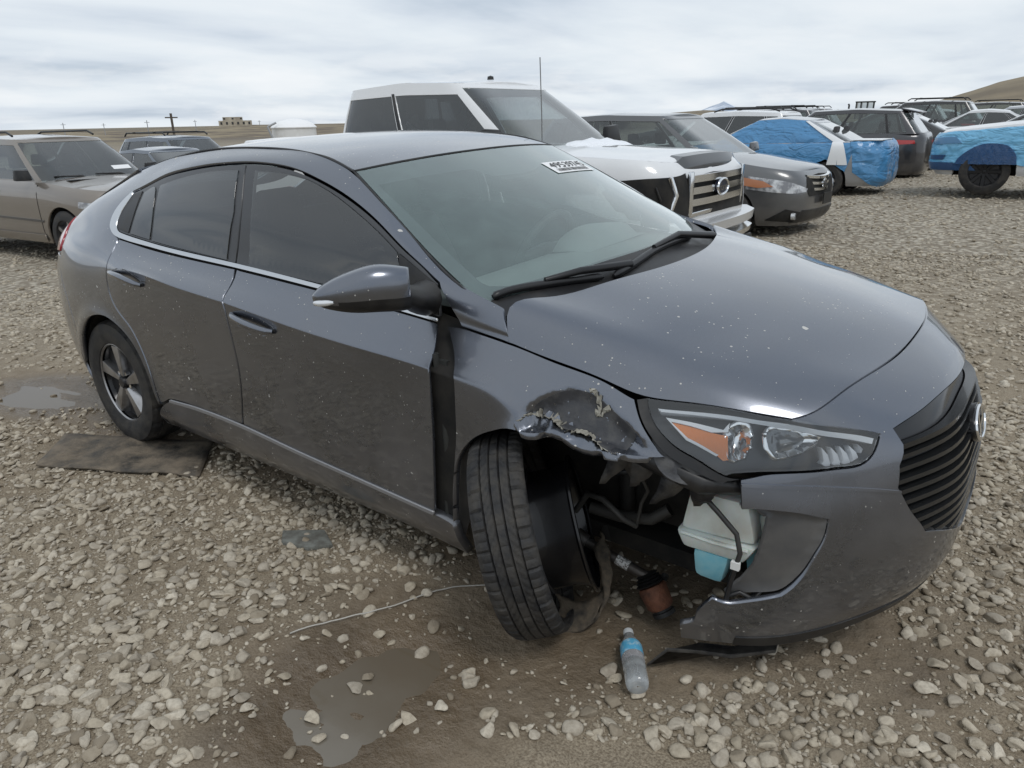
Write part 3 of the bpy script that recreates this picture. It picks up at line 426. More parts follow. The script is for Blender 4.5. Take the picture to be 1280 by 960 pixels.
def panel(name, net, loops, m, parent=None, res=.035, gap=.0022, off=0., depth=.012, corner=42., disp=None, rt=None, smooth=True, seed=0):
    """one sheet-metal (or glass) piece lying on a Net: outline(s) in its (s,t); edge folded in by depth"""
    if not isinstance(loops, (list, tuple)) or not np.ndim(loops[0]) == 2: loops = [loops]
    rt = rt or res; LL = []
    for i, l in enumerate(loops):
        p = smoothloop(l, res*.8, corner) if smooth else smoothloop(l, res*.8, 0.)
        if gap: p = inset(p, gap if i == 0 else -gap)
        LL.append(p)
    A = np.concatenate(LL); lo, hi = A.min(0), A.max(0)
    gx, gy = np.meshgrid(np.arange(lo[0]+res*.5, hi[0], res), np.arange(lo[1]+rt*.5, hi[1], rt), indexing='ij')
    gx[:, ::2] += res*.25; G = np.stack([gx.ravel(), gy.ravel()], 1)
    k = inpoly(G, LL[0])
    for h in LL[1:]: k &= ~inpoly(G, h)
    G = G[k]
    if len(G):
        dd = np.min([polydist(G, l) for l in LL], axis=0); G = G[dd > min(res, rt)*.42]
    edges = []; o = 0
    for l in LL: n = len(l); edges += [(o+i, o+(i+1) % n) for i in range(n)]; o += n
    V2 = np.concatenate([A, G]) if len(G) else A
    r = delaunay_2d_cdt([Vector(p) for p in V2], edges, [], 0, 1e-7)
    UV = np.array([tuple(p) for p in r[0]]); T = np.array([t for t in r[2] if len(t) == 3]); cc = UV[T].mean(1)
    k = inpoly(cc, LL[0])
    for h in LL[1:]: k &= ~inpoly(cc, h)
    T = T[k]
    a, b, c = UV[T[:, 0]], UV[T[:, 1]], UV[T[:, 2]]; ar = (b[:, 0]-a[:, 0])*(c[:, 1]-a[:, 1])-(b[:, 1]-a[:, 1])*(c[:, 0]-a[:, 0])
    T[ar < 0] = T[ar < 0][:, ::-1]; T = T[abs(ar) > 1e-10]
    nn = net.normal(UV); P = net(UV)+nn*off
    if disp is not None:
        P = disp(P, UV, nn); vn = np.zeros_like(P); fn = np.cross(P[T[:, 1]]-P[T[:, 0]], P[T[:, 2]]-P[T[:, 0]])
        for i in range(3): np.add.at(vn, T[:, i], fn)
        vl = np.linalg.norm(vn, axis=1, keepdims=True); nn = np.where(vl > 1e-12, vn/np.maximum(vl, 1e-12), nn)
    E = {}
    for t in T:
        for i in range(3):
            e = (int(t[i]), int(t[(i+1) % 3])); k2 = (min(e), max(e)); E[k2] = None if k2 in E else e
    be = [e for e in E.values() if e]; nv = len(P); ids = sorted({i for e in be for i in e}); mp = {i: nv+j for j, i in enumerate(ids)}
    F = [tuple(t) for t in T]; NR = [tuple(nn[i]) for t in T for i in t]; Vv = list(P)
    if depth:
        Vv += [P[i]-nn[i]*depth for i in ids]
        for a, b in be: F.append((a, mp[a], mp[b], b)); NR += [(0, 0, 0)]*4
    ob = mesh_obj(name, Vv, F, m, parent, True, NR); return ob
# ================================================================ the yard
def vnoise(x, y, seed=0):
    xi, yi = np.floor(x).astype(np.int64), np.floor(y).astype(np.int64); xf, yf = x-xi, y-yi
    def hsh(a, b):
        h = (a*374761393+b*668265263+seed*1442695041) & 0xffffffff; h = ((h ^ (h >> 13))*1274126177) & 0xffffffff; return ((h ^ (h >> 16)) & 0xffff)/65535.
    u, v = xf*xf*(3-2*xf), yf*yf*(3-2*yf)
    return (hsh(xi, yi)*(1-u)+hsh(xi+1, yi)*u)*(1-v)+(hsh(xi, yi+1)*(1-u)+hsh(xi+1, yi+1)*u)*v
def fbm(x, y, sc, oc=4, seed=0):
    o, a, t = 0., 1., 0.
    for i in range(oc): o = o+a*vnoise(x*sc, y*sc, seed+i*17); t += a; a *= .5; sc *= 2.03
    return o/t
def sstep(a, b, x): t = np.clip((x-a)/(b-a), 0, 1); return t*t*(3-2*t)
PUD = [np.array([(2.13, -1.57), (2.08, -1.40), (2.14, -1.24), (2.22, -1.12), (2.36, -1.06), (2.46, -1.14), (2.49, -1.30), (2.52, -1.42), (2.50, -1.56), (2.42, -1.64), (2.28, -1.66)]),
       np.array([(-1.3, -1.02), (-1.42, -.86), (-1.30, -.70), (-1.08, -.62), (-.86, -.66), (-.72, -.80), (-.80, -.94), (-1.0, -1.0)])]
def pdist(x, y, P):
    Q = np.stack([x.ravel(), y.ravel()], 1); d = polydist(Q, P); d[inpoly(Q, P)] *= -1; return d.reshape(x.shape)
def base_z(x, y):
    """broad lie of the land: falls off behind the car's tail, rises slightly to the far rows"""
    return -.30*sstep(-1.2, -8.5, x)-.8*sstep(-18, -32, x)-1.4*sstep(-50, -160, x)+.08*sstep(6, 14, y)*sstep(-4, 3, x)
def mud_mask(x, y):
    m = fbm(x+3, y+7, .9, 4, 3)*1.0+(fbm(x, y, 3.1, 3, 9)-.5)*.5
    b = lambda cx, cy, rx, ry, a: a*np.exp(-((x-cx)/rx)**2-((y-cy)/ry)**2)
    m = m+b(2.3, -1.33, .36, .36, .42)+b(1.5, -1.02, .9, .2, .12)+b(.2, -1.45, .9, .2, .14)+b(2.75, -.7, .6, .3, .25)+b(1.2, -.1, 2.4, .6, .35)+b(-1.1, -.85, .7, .35, .5)+b(1.7, 12, 1.6, .8, .4)
    m = m-b(.9, -1.75, 1.0, .4, .25)-b(3.9, .8, .6, 1.2, .15)-b(3.3, -1.1, .5, .35, .22)-b(3.6, -.6, .4, .5, .2)
    far = sstep(5, 9, np.hypot(x-3.6, y+2.4)); return np.clip((m-.54)/.34, 0, 1)*(1-.65*far)
def gz(x, y):
    x, y = np.asarray(x, float), np.asarray(y, float); r = np.hypot(x-3.6, y+2.4); near = 1-sstep(12, 30, r)
    z = base_z(x, y)+near*((fbm(x, y, .55, 3, 1)-.5)*.05+(fbm(x, y, 4, 4, 2)-.5)*.034)
    fine = 1-sstep(3.5, 7, r); z = z+fine*((fbm(x, y, 17, 3, 5)-.5)*.018)
    car = np.exp(-((x-1.3)/2.2)**4-((y)/1.3)**4); z = z*(1-.75*car)
    for P, dep in zip(PUD, (.026, .014)):
        k = (x > P[:, 0].min()-.4) & (x < P[:, 0].max()+.4) & (y > P[:, 1].min()-.4) & (y < P[:, 1].max()+.4)
        if k.any():
            d = np.ones_like(z); d[k] = pdist(x[k], y[k], P); z = z-dep*sstep(.05, -.10, d)*k+(0 if dep < .02 else -.004)*sstep(.25, .0, d)*k+.006*(fbm(x, y, 14, 2, 77)-.5)*sstep(.12, .0, np.abs(d))*k
    return z
def graded(lo, hi, step, out, g=1.16):
    a = list(np.arange(lo, hi+1e-6, step)); s = step; r = [];x = hi
    while x < out: s *= g; x += s; r.append(x)
    l = []; s = step; x = lo
    while x > -out: s *= g; x -= s; l.append(x)
    return np.array(l[::-1]+a+r)
gx = graded(.6, 4.5, .018, 9000, 1.075); gy = graded(-2.25, .4, .018, 9000, 1.075)
X_, Y_ = np.meshgrid(gx, gy, indexing='ij'); Z_ = gz(X_, Y_); MU = mud_mask(X_, Y_)
n0, n1 = X_.shape; V = np.stack([X_, Y_, Z_], -1).reshape(-1, 3)
ii, jj = np.meshgrid(np.arange(n0-1), np.arange(n1-1), indexing='ij'); q0 = (ii*n1+jj).ravel(); F = np.stack([q0, q0+n1, q0+n1+1, q0+1], 1)
def fast_mesh(name, V, F, m, smooth=True):
    me = bpy.data.meshes.new(name); k = F.shape[1]; me.vertices.add(len(V)); me.vertices.foreach_set('co', V.astype(np.float32).ravel()); me.loops.add(F.size); me.loops.foreach_set('vertex_index', F.astype(np.int32).ravel())
    me.polygons.add(len(F)); me.polygons.foreach_set('loop_start', np.arange(0, F.size, k, dtype=np.int32)); me.polygons.foreach_set('loop_total', np.full(len(F), k, np.int32))
    me.polygons.foreach_set('use_smooth', np.full(len(F), smooth)); me.update(calc_edges=True); me.validate(); me.materials.append(m); return me
def attr(me, name, vals):
    a = me.attributes.new(name, 'FLOAT', 'POINT'); a.data.foreach_set('value', np.asarray(vals, np.float32).ravel())
def ground_fn(t, b):
    v = N(t, 'ShaderNodeNewGeometry').outputs['Position']; at = N(t, 'ShaderNodeAttribute', attribute_name='mud').outputs['Fac']
    na = noise(t, v, 2.2, 7, .65); nb = noise(t, v, 30, 5, .6); nc = noise(t, v, 160, 3, .6)
    mudc = mixc(t, ramp(t, na, [(.35, 0.), (.68, 1.)]), (.13, .097, .062), (.265, .207, .141)); mudc = mixc(t, ramp(t, nb, [(.35, 0.), (.75, .6)]), mudc, (.255, .21, .155))
    grit = mixc(t, ramp(t, nc, [(.35, 0.), (.65, 1.)]), (.165, .128, .086), (.34, .285, .208))
    near = mixc(t, M(t, 'MULTIPLY', at, .85), grit, mudc)
    vo = N(t, 'ShaderNodeTexVoronoi'); vo.inputs['Scale'].default_value = 13; t.links.new(v, vo.inputs['Vector']); vs = N(t, 'ShaderNodeSeparateXYZ'); t.links.new(vo.outputs['Color'], vs.inputs[0])
    pebble = mixc(t, vs.outputs[0], (.34, .30, .235), (.53, .48, .39)); gap = ramp(t, vo.outputs['Distance'], [(.32, 0.), (.62, 1.)])
    gravel = mixc(t, M(t, 'MULTIPLY', gap, .75), pebble, (.15, .118, .082)); gravel = mixc(t, M(t, 'MULTIPLY', at, .25), gravel, mudc)
    cp = N(t, 'ShaderNodeVectorMath', operation='DISTANCE'); t.links.new(v, cp.inputs[0]); cp.inputs[1].default_value = (3.6, -2.4, 0)
    f = ramp(t, M(t, 'DIVIDE', cp.outputs['Value'], 40.), [(.12, 0.), (.24, 1.)])
    col = mixc(t, f, near, gravel)
    dry = ramp(t, M(t, 'DIVIDE', cp.outputs['Value'], 900.), [(.13, 0.), (.3, 1.)]); col = mixc(t, dry, col, mixc(t, ramp(t, noise(t, v, .012, 6), [(.4, 0.), (.6, 1.)]), (.20, .165, .105), (.14, .115, .085)))
    aw = N(t, 'ShaderNodeAttribute', attribute_name='wet').outputs['Fac']; col = mixc(t, aw, col, mixc(t, 1., col, (.62, .58, .54), 'MULTIPLY')); t.links.new(col, b.inputs['Base Color'])
    t.links.new(ramp(t, aw, [(.1, .9), (.9, .16)]), b.inputs['Roughness'])
    h = M(t, 'ADD', M(t, 'MULTIPLY', nb, .9), M(t, 'MULTIPLY', nc, .22)); h = M(t, 'SUBTRACT', h, M(t, 'MULTIPLY', M(t, 'MULTIPLY', gap, f), 1.2)); bump(t, b, h, .75, .02)
GROUND = mat('yard_ground', (.16, .14, .11), .9, fn=ground_fn)
me = fast_mesh('ground', V, F, GROUND); attr(me, 'mud', MU.ravel()); wet_ = np.zeros_like(X_)
for P in PUD:
    k_ = (np.abs(X_-P[:, 0].mean()) < 1.2) & (np.abs(Y_-P[:, 1].mean()) < 1.2); wet_[k_] = np.maximum(wet_[k_], sstep(.26, .0, pdist(X_[k_], Y_[k_], P)+.10*(fbm(X_[k_], Y_[k_], 7, 3, 61)-.5)))
wet_ = np.maximum(wet_, .55*sstep(.35, .9, MU)*sstep(.42, .62, fbm(X_, Y_, 2.2, 3, 71))); attr(me, 'wet', wet_.ravel()); ground = link(bpy.data.objects.new('ground', me)); tag(ground, kind='structure')
def water_fn(t, b):
    v = N(t, 'ShaderNodeNewGeometry').outputs['Position']; sp_ = N(t, 'ShaderNodeSeparateXYZ'); t.links.new(v, sp_.inputs[0]); k = M(t, 'ADD', M(t, 'MULTIPLY', noise(t, v, 6, 5), .35), M(t, 'MULTIPLY', M(t, 'ADD', sp_.outputs[1], 1.72), 1.1))
    t.links.new(mixc(t, ramp(t, k, [(.30, 0.), (.72, 1.)]), (.18, .16, .13), (.125, .10, .07)), b.inputs['Base Color'])
WATER = mat('muddy_water', (.2, .17, .12), .03, 0, 0, ior=1.33, spec=.6, fn=water_fn)
for P, z in zip(PUD, (-.0155, -.0085)):
    L = smoothloop(P, .03, 180); L = L+np.stack([fbm(L[:, 0], L[:, 1], 9, 2, 31)-.5, fbm(L[:, 0], L[:, 1], 9, 2, 47)-.5], 1)*.07; L = inset(L, -.05); c = L.mean(0); n = len(L); zz = float(base_z(np.array([c[0]]), np.array([c[1]]))[0])*.5+z
    if c[0] < 0: zz = float(np.median(gz(P[:, 0], P[:, 1])))-.004
    o = mesh_obj('puddle', [(c[0], c[1], zz)]+[(p[0], p[1], zz) for p in L], [(0, 1+i, 1+(i+1) % n) for i in range(n)], WATER); tag(o, kind='structure')
# ---- stones
def ico(sub):
    bm = bmesh.new(); bmesh.ops.create_icosphere(bm, subdivisions=sub, radius=1.); v = np.array([tuple(x.co) for x in bm.verts]); f = np.array([[l.index for l in x.verts] for x in bm.faces]); bm.free(); return v, f
def stone_shapes(sub, n, seed):
    v, f = ico(sub); r = np.random.default_rng(seed); out = []
    for i in range(n):
        p = v.copy()
        for k in range(8 if sub > 1 else 3):   # flats knocked off a cobble
            d = r.normal(size=3); d /= np.linalg.norm(d); lim = r.uniform(.42, .8); s = p@d; p = p-np.outer(np.clip(s-lim, 0, None)*.95, d)
        for k in range(6): q = r.normal(size=3)*1.6; p = p*(1+.07*np.sin(p@q+r.uniform(0, 6.3)))[:, None]
        p *= np.array([1, r.uniform(.62, .92), r.uniform(.36, .6)]); out.append(p)
    return out, f
def stone_fn(t, b):
    v = N(t, 'ShaderNodeNewGeometry').outputs['Position']; at = N(t, 'ShaderNodeAttribute', attribute_name='tint').outputs['Fac']; oi = N(t, 'ShaderNodeObjectInfo').outputs['Random']
    k = M(t, 'FRACT', M(t, 'ADD', at, oi)); c = ramp(t, k, [(0., (.23, .19, .138)), (.22, (.41, .355, .27)), (.5, (.50, .44, .345)), (.72, (.34, .298, .238)), (1., (.58, .52, .42))])
    n = noise(t, v, 70, 5, .65); c = mixc(t, ramp(t, n, [(.42, 0.), (.75, .55)]), c, (.17, .132, .092)); t.links.new(c, b.inputs['Base Color']); bump(t, b, noise(t, v, 190, 4), .35, .006)
STONE = mat('limestone', (.3, .28, .25), .85, fn=stone_fn)
rs = np.random.default_rng(11)
SIDE = [False]
def scatter(n, r0, r1, hw=44.):
    a = YAW+np.radians(rs.uniform(-hw, hw, n) if not SIDE[0] else rs.choice((-1, 1), n)*rs.uniform(44, 100, n)); r = np.sqrt(rs.uniform(r0*r0, r1*r1, n)); return CAM[0]+np.cos(a)*r, CAM[1]+np.sin(a)*r
def keepable(x, y):
    k = np.ones(len(x), bool)
    for c, w in (((.03, -.785), .16), ((2.52, -.82), .20)): k &= np.hypot(x-c[0], y-c[1]) > w
    k &= ~inpoly(np.stack([x, y], 1), np.array([(-.08, -1.33), (-.36, -1.06), (.3, -.6), (.55, -.8)]))
    return k
def gravel(n, r0, r1, smin, smax, sub, seed, sink, dens=.9, pw=2.):
    x, y = scatter(n, r0, r1); m = mud_mask(x, y); k = (rs.random(n) > m*dens) & keepable(x, y)
    for P in PUD: k &= ~(inpoly(np.stack([x, y], 1), P) & (rs.random(n) > .28))
    x, y, m = x[k], y[k], m[k]; s = smin+(smax-smin)*rs.random(len(x))**pw; return x, y, s, m
def place(x, y, s, sink, shapes, f):
    n = len(x); idx = rs.integers(0, len(shapes), n); A = np.stack(shapes)[idx]; a = rs.uniform(0, 6.283, n); tx, ty = rs.normal(0, .22, n), rs.normal(0, .22, n)
    ca, sa = np.cos(a)[:, None], np.sin(a)[:, None]; P = A*s[:, None, None]*.5; X, Y, Z = P[..., 0], P[..., 1], P[..., 2]
    X, Y = X*ca-Y*sa, X*sa+Y*ca; Z = Z+X*tx[:, None]+Y*ty[:, None]
    z0 = gz(x, y)+s*.5*.5*(1-2*sink); return np.stack([X+x[:, None], Y+y[:, None], Z+z0[:, None]], -1)
S2, F2 = stone_shapes(3, 14, 1); S1, F1 = stone_shapes(2, 24, 2); S0, F0 = stone_shapes(1, 24, 3)
parts = []
def batch(x, y, s, sink, shapes, f):
    P = place(x, y, s, sink, shapes, f); parts.append((P, f))
xa, ya, sa, ma = gravel(25000, 1.45, 4.6, .016, .058, 1, 0, .3, .86, 2.0)
px_ = lambda x, y: (np.stack([x-CAM[0], y-CAM[1], np.zeros_like(x)-CAM[2]], 1))
d3 = px_(xa, ya); dep = d3@cf; u = 640+FPX*(d3@cr)/dep; w = 480-FPX*(d3@cu)/dep; size = sa*FPX/dep
vis = (u > 5) & (u < 1275) & (w > 0) & (w < 955) & ~((xa > -.6) & (xa < 3.5) & (ya > -.86))
order = np.argsort(-size*vis)[:300]; big = np.zeros(len(xa), bool); big[order] = True
batch(xa[~big], ya[~big], sa[~big], .34, S1, F1)
for args in ((28000, 1.45, 4.2, .007, .02), (19000, 4.4, 9.5, .026, .066), (24000, 9.2, 26, .035, .085), (8000, 3.8, 9, .012, .028), (9000, 1.2, 4.2, .018, .06), (11000, 4.2, 9.5, .03, .07)):
    SIDE[0] = args[0] in (9000, 11000); x, y, s, m = gravel(*args, 1, 0, .3)
    batch(x, y, s, .36, S0, F0)
nv = 0; VV, FF, TT = [], [], []
for P, f in parts:
    n, k = P.shape[:2]; VV.append(P.reshape(-1, 3)); FF.append((f[None]+(np.arange(n)*k)[:, None, None]).reshape(-1, 3)+nv); TT.append(np.repeat(rs.random(n), k)); nv += n*k
me = fast_mesh('gravel', np.concatenate(VV), np.concatenate(FF), STONE); attr(me, 'tint', np.concatenate(TT)); g_ = link(bpy.data.objects.new('gravel', me)); tag(g_, 'pale limestone gravel strewn over the muddy yard', 'gravel', kind='stuff')
smesh = []
for i, p in enumerate(S2):
    m_ = fast_mesh('stone', p*.5, F2, STONE); attr(m_, 'tint', np.full(len(p), (i*.37) % 1)); smesh.append(m_)
for i in order:
    s = float(sa[i])*1.05; o = bpy.data.objects.new('stone', smesh[int(rs.integers(0, len(smesh)))]); o.scale = (s, s, s); o.rotation_euler = (rs.normal(0, .2), rs.normal(0, .2), rs.uniform(0, 6.28)); o.location = (xa[i], ya[i], float(gz(xa[i:i+1], ya[i:i+1])[0])+s*.10); link(o)
    tag(o, 'pale rounded stone lying loose in the muddy gravel', 'stone', 'loose stones on the yard')
# ---- litter
BOT = glass('clear_plastic', (.95, .96, .96), .30, .06, 1., (.75, .78, .79))
b0 = Vector((2.935, -.925, .033)); b1 = Vector((2.80, -.735, .033)); bx = (b1-b0).normalized(); bz = Vector((0, 0, 1)); by = bz.cross(bx).normalized()
BM_ = Matrix((by, bx, -by.cross(bx))).transposed(); L_ = (b1-b0).length; zb = float(gz(np.array([2.87]), np.array([-.83]))[0])
bottle = empty('water_bottle', (2.87, -.83, 0)); off_ = -Vector((2.87, -.83, 0))+Vector((0, 0, zb+.004)); tag(bottle, 'clear plastic water bottle with blue label lying on mud', 'bottle')
prof = [(.002, 0.004), (.022, .0), (.030, .006), (.0325, .02), (.0325, .055), (.0305, .06), (.0325, .066), (.0325, .085), (.0305, .09), (.0325, .096), (.0325, .15), (.030, .165), (.022, .19), (.0135, .206), (.0135, .222)]; sc_ = L_/.236
def lat(pr, name, m, par, n=28):
    q = MB(); q.lathe([(r, y*sc_) for r, y in pr], n, b0+off_, BM_); return q.build(name, m, par, 50)
lat(prof, 'bottle_body', BOT, bottle); lat([(.0332, .118), (.0332, .158), (.0305, .168)], 'bottle_label', mat('blue_label', (.03, .33, .62), .3, 0, .4, fn=grime((.12, .48, .74), (.45, .68, .82), 45, .5, .6)), bottle); lat([(.0, .236), (.0148, .235), (.0155, .232), (.0155, .214)], 'bottle_cap', mat('cap_white', (.72, .75, .76), .4), bottle)
lat([(.0330, .09), (.0330, .117)], 'bottle_print', mat('faint_print', (.55, .53, .55), .4, alpha=.35), bottle)
MAT = mat('muddy_rubber_mat', (.06, .056, .05), .8, fn=grime((.025, .024, .022), (.19, .155, .115), 9, .32, .62, .6, .95, .4, 60))
mat_ = MB(); A, B, D = np.array((-.04, -1.30)), np.array((-.33, -1.05)), np.array((.42, -.66)); ux = D-B; uy = A-B
mg = []
for i in range(31):
    for j in range(9):
        p = B+ux*(i/30)+uy*(j/8); mg.append((p[0], p[1], float(gz(p[:1], p[1:2])[0])+.011+.004*math.sin(i*.5+j*.3)))
mat_.add(mg, [(i*9+j, (i+1)*9+j, (i+1)*9+j+1, i*9+j+1) for i in range(30) for j in range(8)]); mo = mat_.build('rubber_mat', MAT, None, 60); sm = mo.modifiers.new('thick', 'SOLIDIFY'); sm.thickness = .009; tag(mo, 'flat muddy rubber mat lying under the rear wheel', 'mat')
for i in range(9):
    q = MB(); P = [B+ux*t+uy*(.08+.1*i) for t in np.linspace(.02, .98, 14)]; q.tube([(p[0], p[1], float(gz(p[:1], p[1:2])[0])+.013+.004*math.sin(t*.5*30/13*1.0)) for t, p in enumerate(P)], .005, 5); q.build('mat_ridge', MAT, mo)
wp = np.array([(1.95, -1.34), (2.0, -1.24), (2.07, -1.13), (2.12, -1.02), (2.16, -.91), (2.21, -.83), (2.28, -.77)]); w_ = _nat(np.arange(7), np.linspace(0, 6, 60))@wp; q = MB(); zz = np.maximum(gz(w_[:, 0], w_[:, 1]), -.012)+.008+.006*np.sin(np.linspace(0, 5, 60)); q.tube(list(zip(w_[:, 0], w_[:, 1], zz)), .0024, 6); tag(q.build('wire', mat('pale_wire', (.42, .40, .36), .6), None, 60), 'thin pale wire lying across the mud by the puddle', 'wire')
q = MB(); q.prism([(1.42, -.98, 0), (1.48, -1.03, 0), (1.60, -1.0, 0), (1.66, -.93, 0), (1.55, -.88, 0)], (0, 0, float(gz(np.array([1.5]), np.array([-.95]))[0])-.01), (0, 0, .022)); tag(q.build('slab', mat('slate', (.16, .165, .15), .8, fn=grime((.19, .195, .175), (.1, .095, .08), 30)), None, 30, .006), 'small flat grey slab at the edge of the sill', 'slab')
# ================================================================ the grey hatchback
BODY, HOOD, ROOF, WS, TAIL = hero_nets()
SC = BODY.ks[24]; KT = BODY.kt
PHI = .035                                  # it leans on its broken corner
Rx = Matrix.Rotation(PHI, 4, 'X'); O3 = Matrix.Translation((0, 0, .3))
CARW = O3 @ Rx @ O3.inverted()
hero = empty('hatchback_car'); hero.matrix_world = CARW
tag(hero, 'dark grey hatchback with torn front corner and twisted front wheel', 'car')
LOCAL = CARW.inverted()
def toloc(p): return LOCAL @ Vector(p)
PO = {k: np.array(v) for k, v in POLY.items()}; PW = {k: np.array(v) for k, v in POLYW.items()}
def mir(a): return np.stack([2*SC-a[:, 0], a[:, 1]], 1)[::-1]
def both(name, key, m, **kw):
    a = panel(name, BODY, PO[key], m, hero, **kw); b = panel(name, BODY, mir(PO[key]), m, hero, **kw); return a, b
rng = np.random.default_rng(5)
def nz(P, sc, seed):
    """cheap smooth noise from a few sines"""
    r = np.random.default_rng(seed); o = np.zeros(len(P))
    for i in range(9):
        k = r.normal(size=3)*sc*(1+i*.35); o += np.sin(P@k+r.uniform(0, 6.28))/(1+i*.4)
    return o/3
# -- doors, fenders, body sides
both('rear_door', 'rear_door', PAINT); both('front_door', 'front_door', PAINT)
both('body_side', 'body_side', PAINT, res=.03, rt=.022, depth=.02)
both('rear_bumper', 'rear_bumper', PAINT); both('sill', 'sill', PAINT, depth=.03)
panel('front_fender', BODY, mir(PO['fender']), PAINT, hero, depth=.03)
dent = PO['dent']; tear = PO['tear']
def crumple(P, UV, nn):
    ins = inpoly(UV, dent); d = polydist(UV, dent); dl = np.full(len(UV), 1e9); below = np.zeros(len(UV), bool)
    for a, b in zip(tear[:-1], tear[1:]):
        e = b-a; t = np.clip(((UV-a)@e)/(e@e), 0, 1); dl = np.minimum(dl, np.linalg.norm(UV-a-t[:, None]*e, axis=1))
    ty = np.interp(UV[:, 0], np.sort(tear[:, 0]), tear[np.argsort(tear[:, 0]), 1])
    dep = np.where(ins, np.clip(d/.03, 0, 1)*.016+np.clip((ty-UV[:, 1]+.13)/.13, 0, 1)*.024*np.clip(d/.025, 0, 1), 0)
    dep = np.where(ins & (UV[:, 1] < ty), dep-.022*np.exp(-(dl/.03)**2)+.004*nz(P, 60, 3), dep)
    dep = dep+np.where(ins, .0035*nz(P, 45, 2)+.002*nz(P, 120, 8), 0)
    back = np.clip((4.42-UV[:, 0])/.16, 0, 1)*np.clip((.62-UV[:, 1])/.3, 0, 1)
    return P-nn*(dep+.004*back)[:, None]
panel('front_fender', BODY, PO['fender'], PAINT, hero, res=.012, depth=.022, disp=crumple)['label'] = 'crumpled front fender with torn edge and scraped patch'
TAN = mat('torn_filler', (.34, .325, .28), .8, fn=grime((.40, .385, .33), (.2, .185, .155), 60, .3, .7))
SCUFF = mat('scuffed_primer', (.05, .05, .054), .5, fn=grime((.042, .043, .048), (.095, .093, .09), 24, .42, .78, .4, .65, .15, 90))
def ribbon(name, line, w, off, m, seed, par):
    L = np.asarray(line); r = np.random.default_rng(seed); D = []
    for a, b in zip(L[:-1], L[1:]):
        for t in np.linspace(0, 1, 7)[:-1]: D.append(a+(b-a)*t)
    D = np.array(D)+r.normal(0, .0022, (len(D), 2)); tn = np.gradient(D, axis=0); tn /= np.linalg.norm(tn, axis=1, keepdims=True)+1e-9
    nn2 = np.stack([-tn[:, 1], tn[:, 0]], 1); wd = w*(.3+r.random(len(D))**1.5*1.3)*np.sin(np.linspace(.12, 3.02, len(D)))**.5
    U = D+nn2*wd[:, None]; Wd = D-nn2*(wd*.7)[:, None]; UVs = np.concatenate([U, Wd]); P = crumple(BODY(UVs), UVs, BODY.normal(UVs)); n3 = BODY.normal(UVs)
    lift = off+r.random(len(P))*.006; T = P+n3*lift[:, None]; n = len(D)
    V = np.concatenate([T, P-n3*.004]); F = [(i, i+1, n+i+1, n+i) for i in range(n-1)]+[(i, 2*n+i, 2*n+i+1, i+1) for i in range(n-1)]+[(n+i, n+i+1, 3*n+i+1, 3*n+i) for i in range(n-1)]
    return mesh_obj(name, V, F, m, par)
dc_ = dent.mean(0); tl_ = PO['tear']; pp_ = np.concatenate([tl_[1:], (PO['dent'][[8, 7, 6, 5, 4, 3, 2]]-dc_)*np.array([.93, .9])+dc_]); panel('scraped_patch', BODY, pp_, SCUFF, hero, res=.012, gap=0, depth=.003, off=.0016, disp=lambda P, U, n: crumple(P, U, n))
ribbon('torn_paint_edge', PO['tear'], .0055, .003, TAN, 1, hero); ribbon('torn_paint_edge', PO['tear2'], .011, .003, TAN, 2, hero)
# -- glass house
both('door_frame', 'door_frame_front', FRAME, off=-.004, depth=.01, rt=.02, gap=.001); both('door_frame', 'door_frame_rear', FRAME, off=-.004, depth=.01, rt=.02, gap=.001)
both('door_glass', 'front_glass', FGLASS, off=.0015, depth=.004, rt=.02, gap=0); both('door_glass', 'rear_glass', TGLASS, off=.0015, depth=.004, rt=.02, gap=0)
both('quarter_glass', 'quarter_glass', TGLASS, off=.0015, depth=.004, rt=.02, gap=0)
both('mirror_sail', 'sail', BLACKP, off=.002, depth=.006, rt=.02, gap=0); both('pillar_trim', 'rear_sail', BLACKP, off=.001, depth=.005, rt=.02, gap=0)
both('window_trim', 'chrome', SATIN, off=.005, depth=.01, gap=0, res=.02, rt=.006, corner=60)
both('door_moulding_highlight', 'moulding_highlight', mat('moulding_highlight_grey', (.30, .30, .31), .4, .4), off=.006, depth=.01, gap=0, res=.02, rt=.006)  # light grey strip paints in the bright highlight of the moulding's chamfer
for key in ('door_frame_front', 'door_frame_rear'):
    pass
both('tail_lamp', 'tail_lamp', mat('tail_lamp_red', (.34, .012, .02), .12, 0, 1.), off=.006)
# holes behind glass: the frames are full sheets, so cut them by using rings
for o in [c for c in hero.children if c.name.startswith('door_frame')]: bpy.data.objects.remove(o)
for mm in (lambda a: a, mir):
    panel('door_frame', BODY, [mm(PO['door_frame_front']), mm(PO['front_glass']), mm(PO['sail'])], FRAME, hero, off=-.003, depth=.012, rt=.02, gap=.001)
    panel('door_frame', BODY, [mm(PO['door_frame_rear']), mm(PO['rear_glass']), mm(PO['quarter_glass']), mm(PO['rear_sail'])], FRAME, hero, off=-.003, depth=.012, rt=.02, gap=.001)
def rect(net, s0, s1, t0, t1): return np.array([(s0, t0), (s1, t0), (s1, t1), (s0, t1)])
hk, ht = HOOD.ks, HOOD.kt
hood_ = panel('hood', HOOD, rect(HOOD, 0, hk[-1], 0, ht[-1]), PAINT, hero, gap=.003, depth=.018)
rk, rt_ = ROOF.ks, ROOF.kt
panel('roof', ROOF, rect(ROOF, 0, rk[-1], .0, rt_[-1]), PAINT, hero, gap=.004, res=.05)
wk, wt = WS.ks, WS.kt
panel('windscreen', WS, rect(WS, 0, wk[-1], 0, wt[-1]), WGLASS, hero, gap=.005, depth=.004, res=.05)
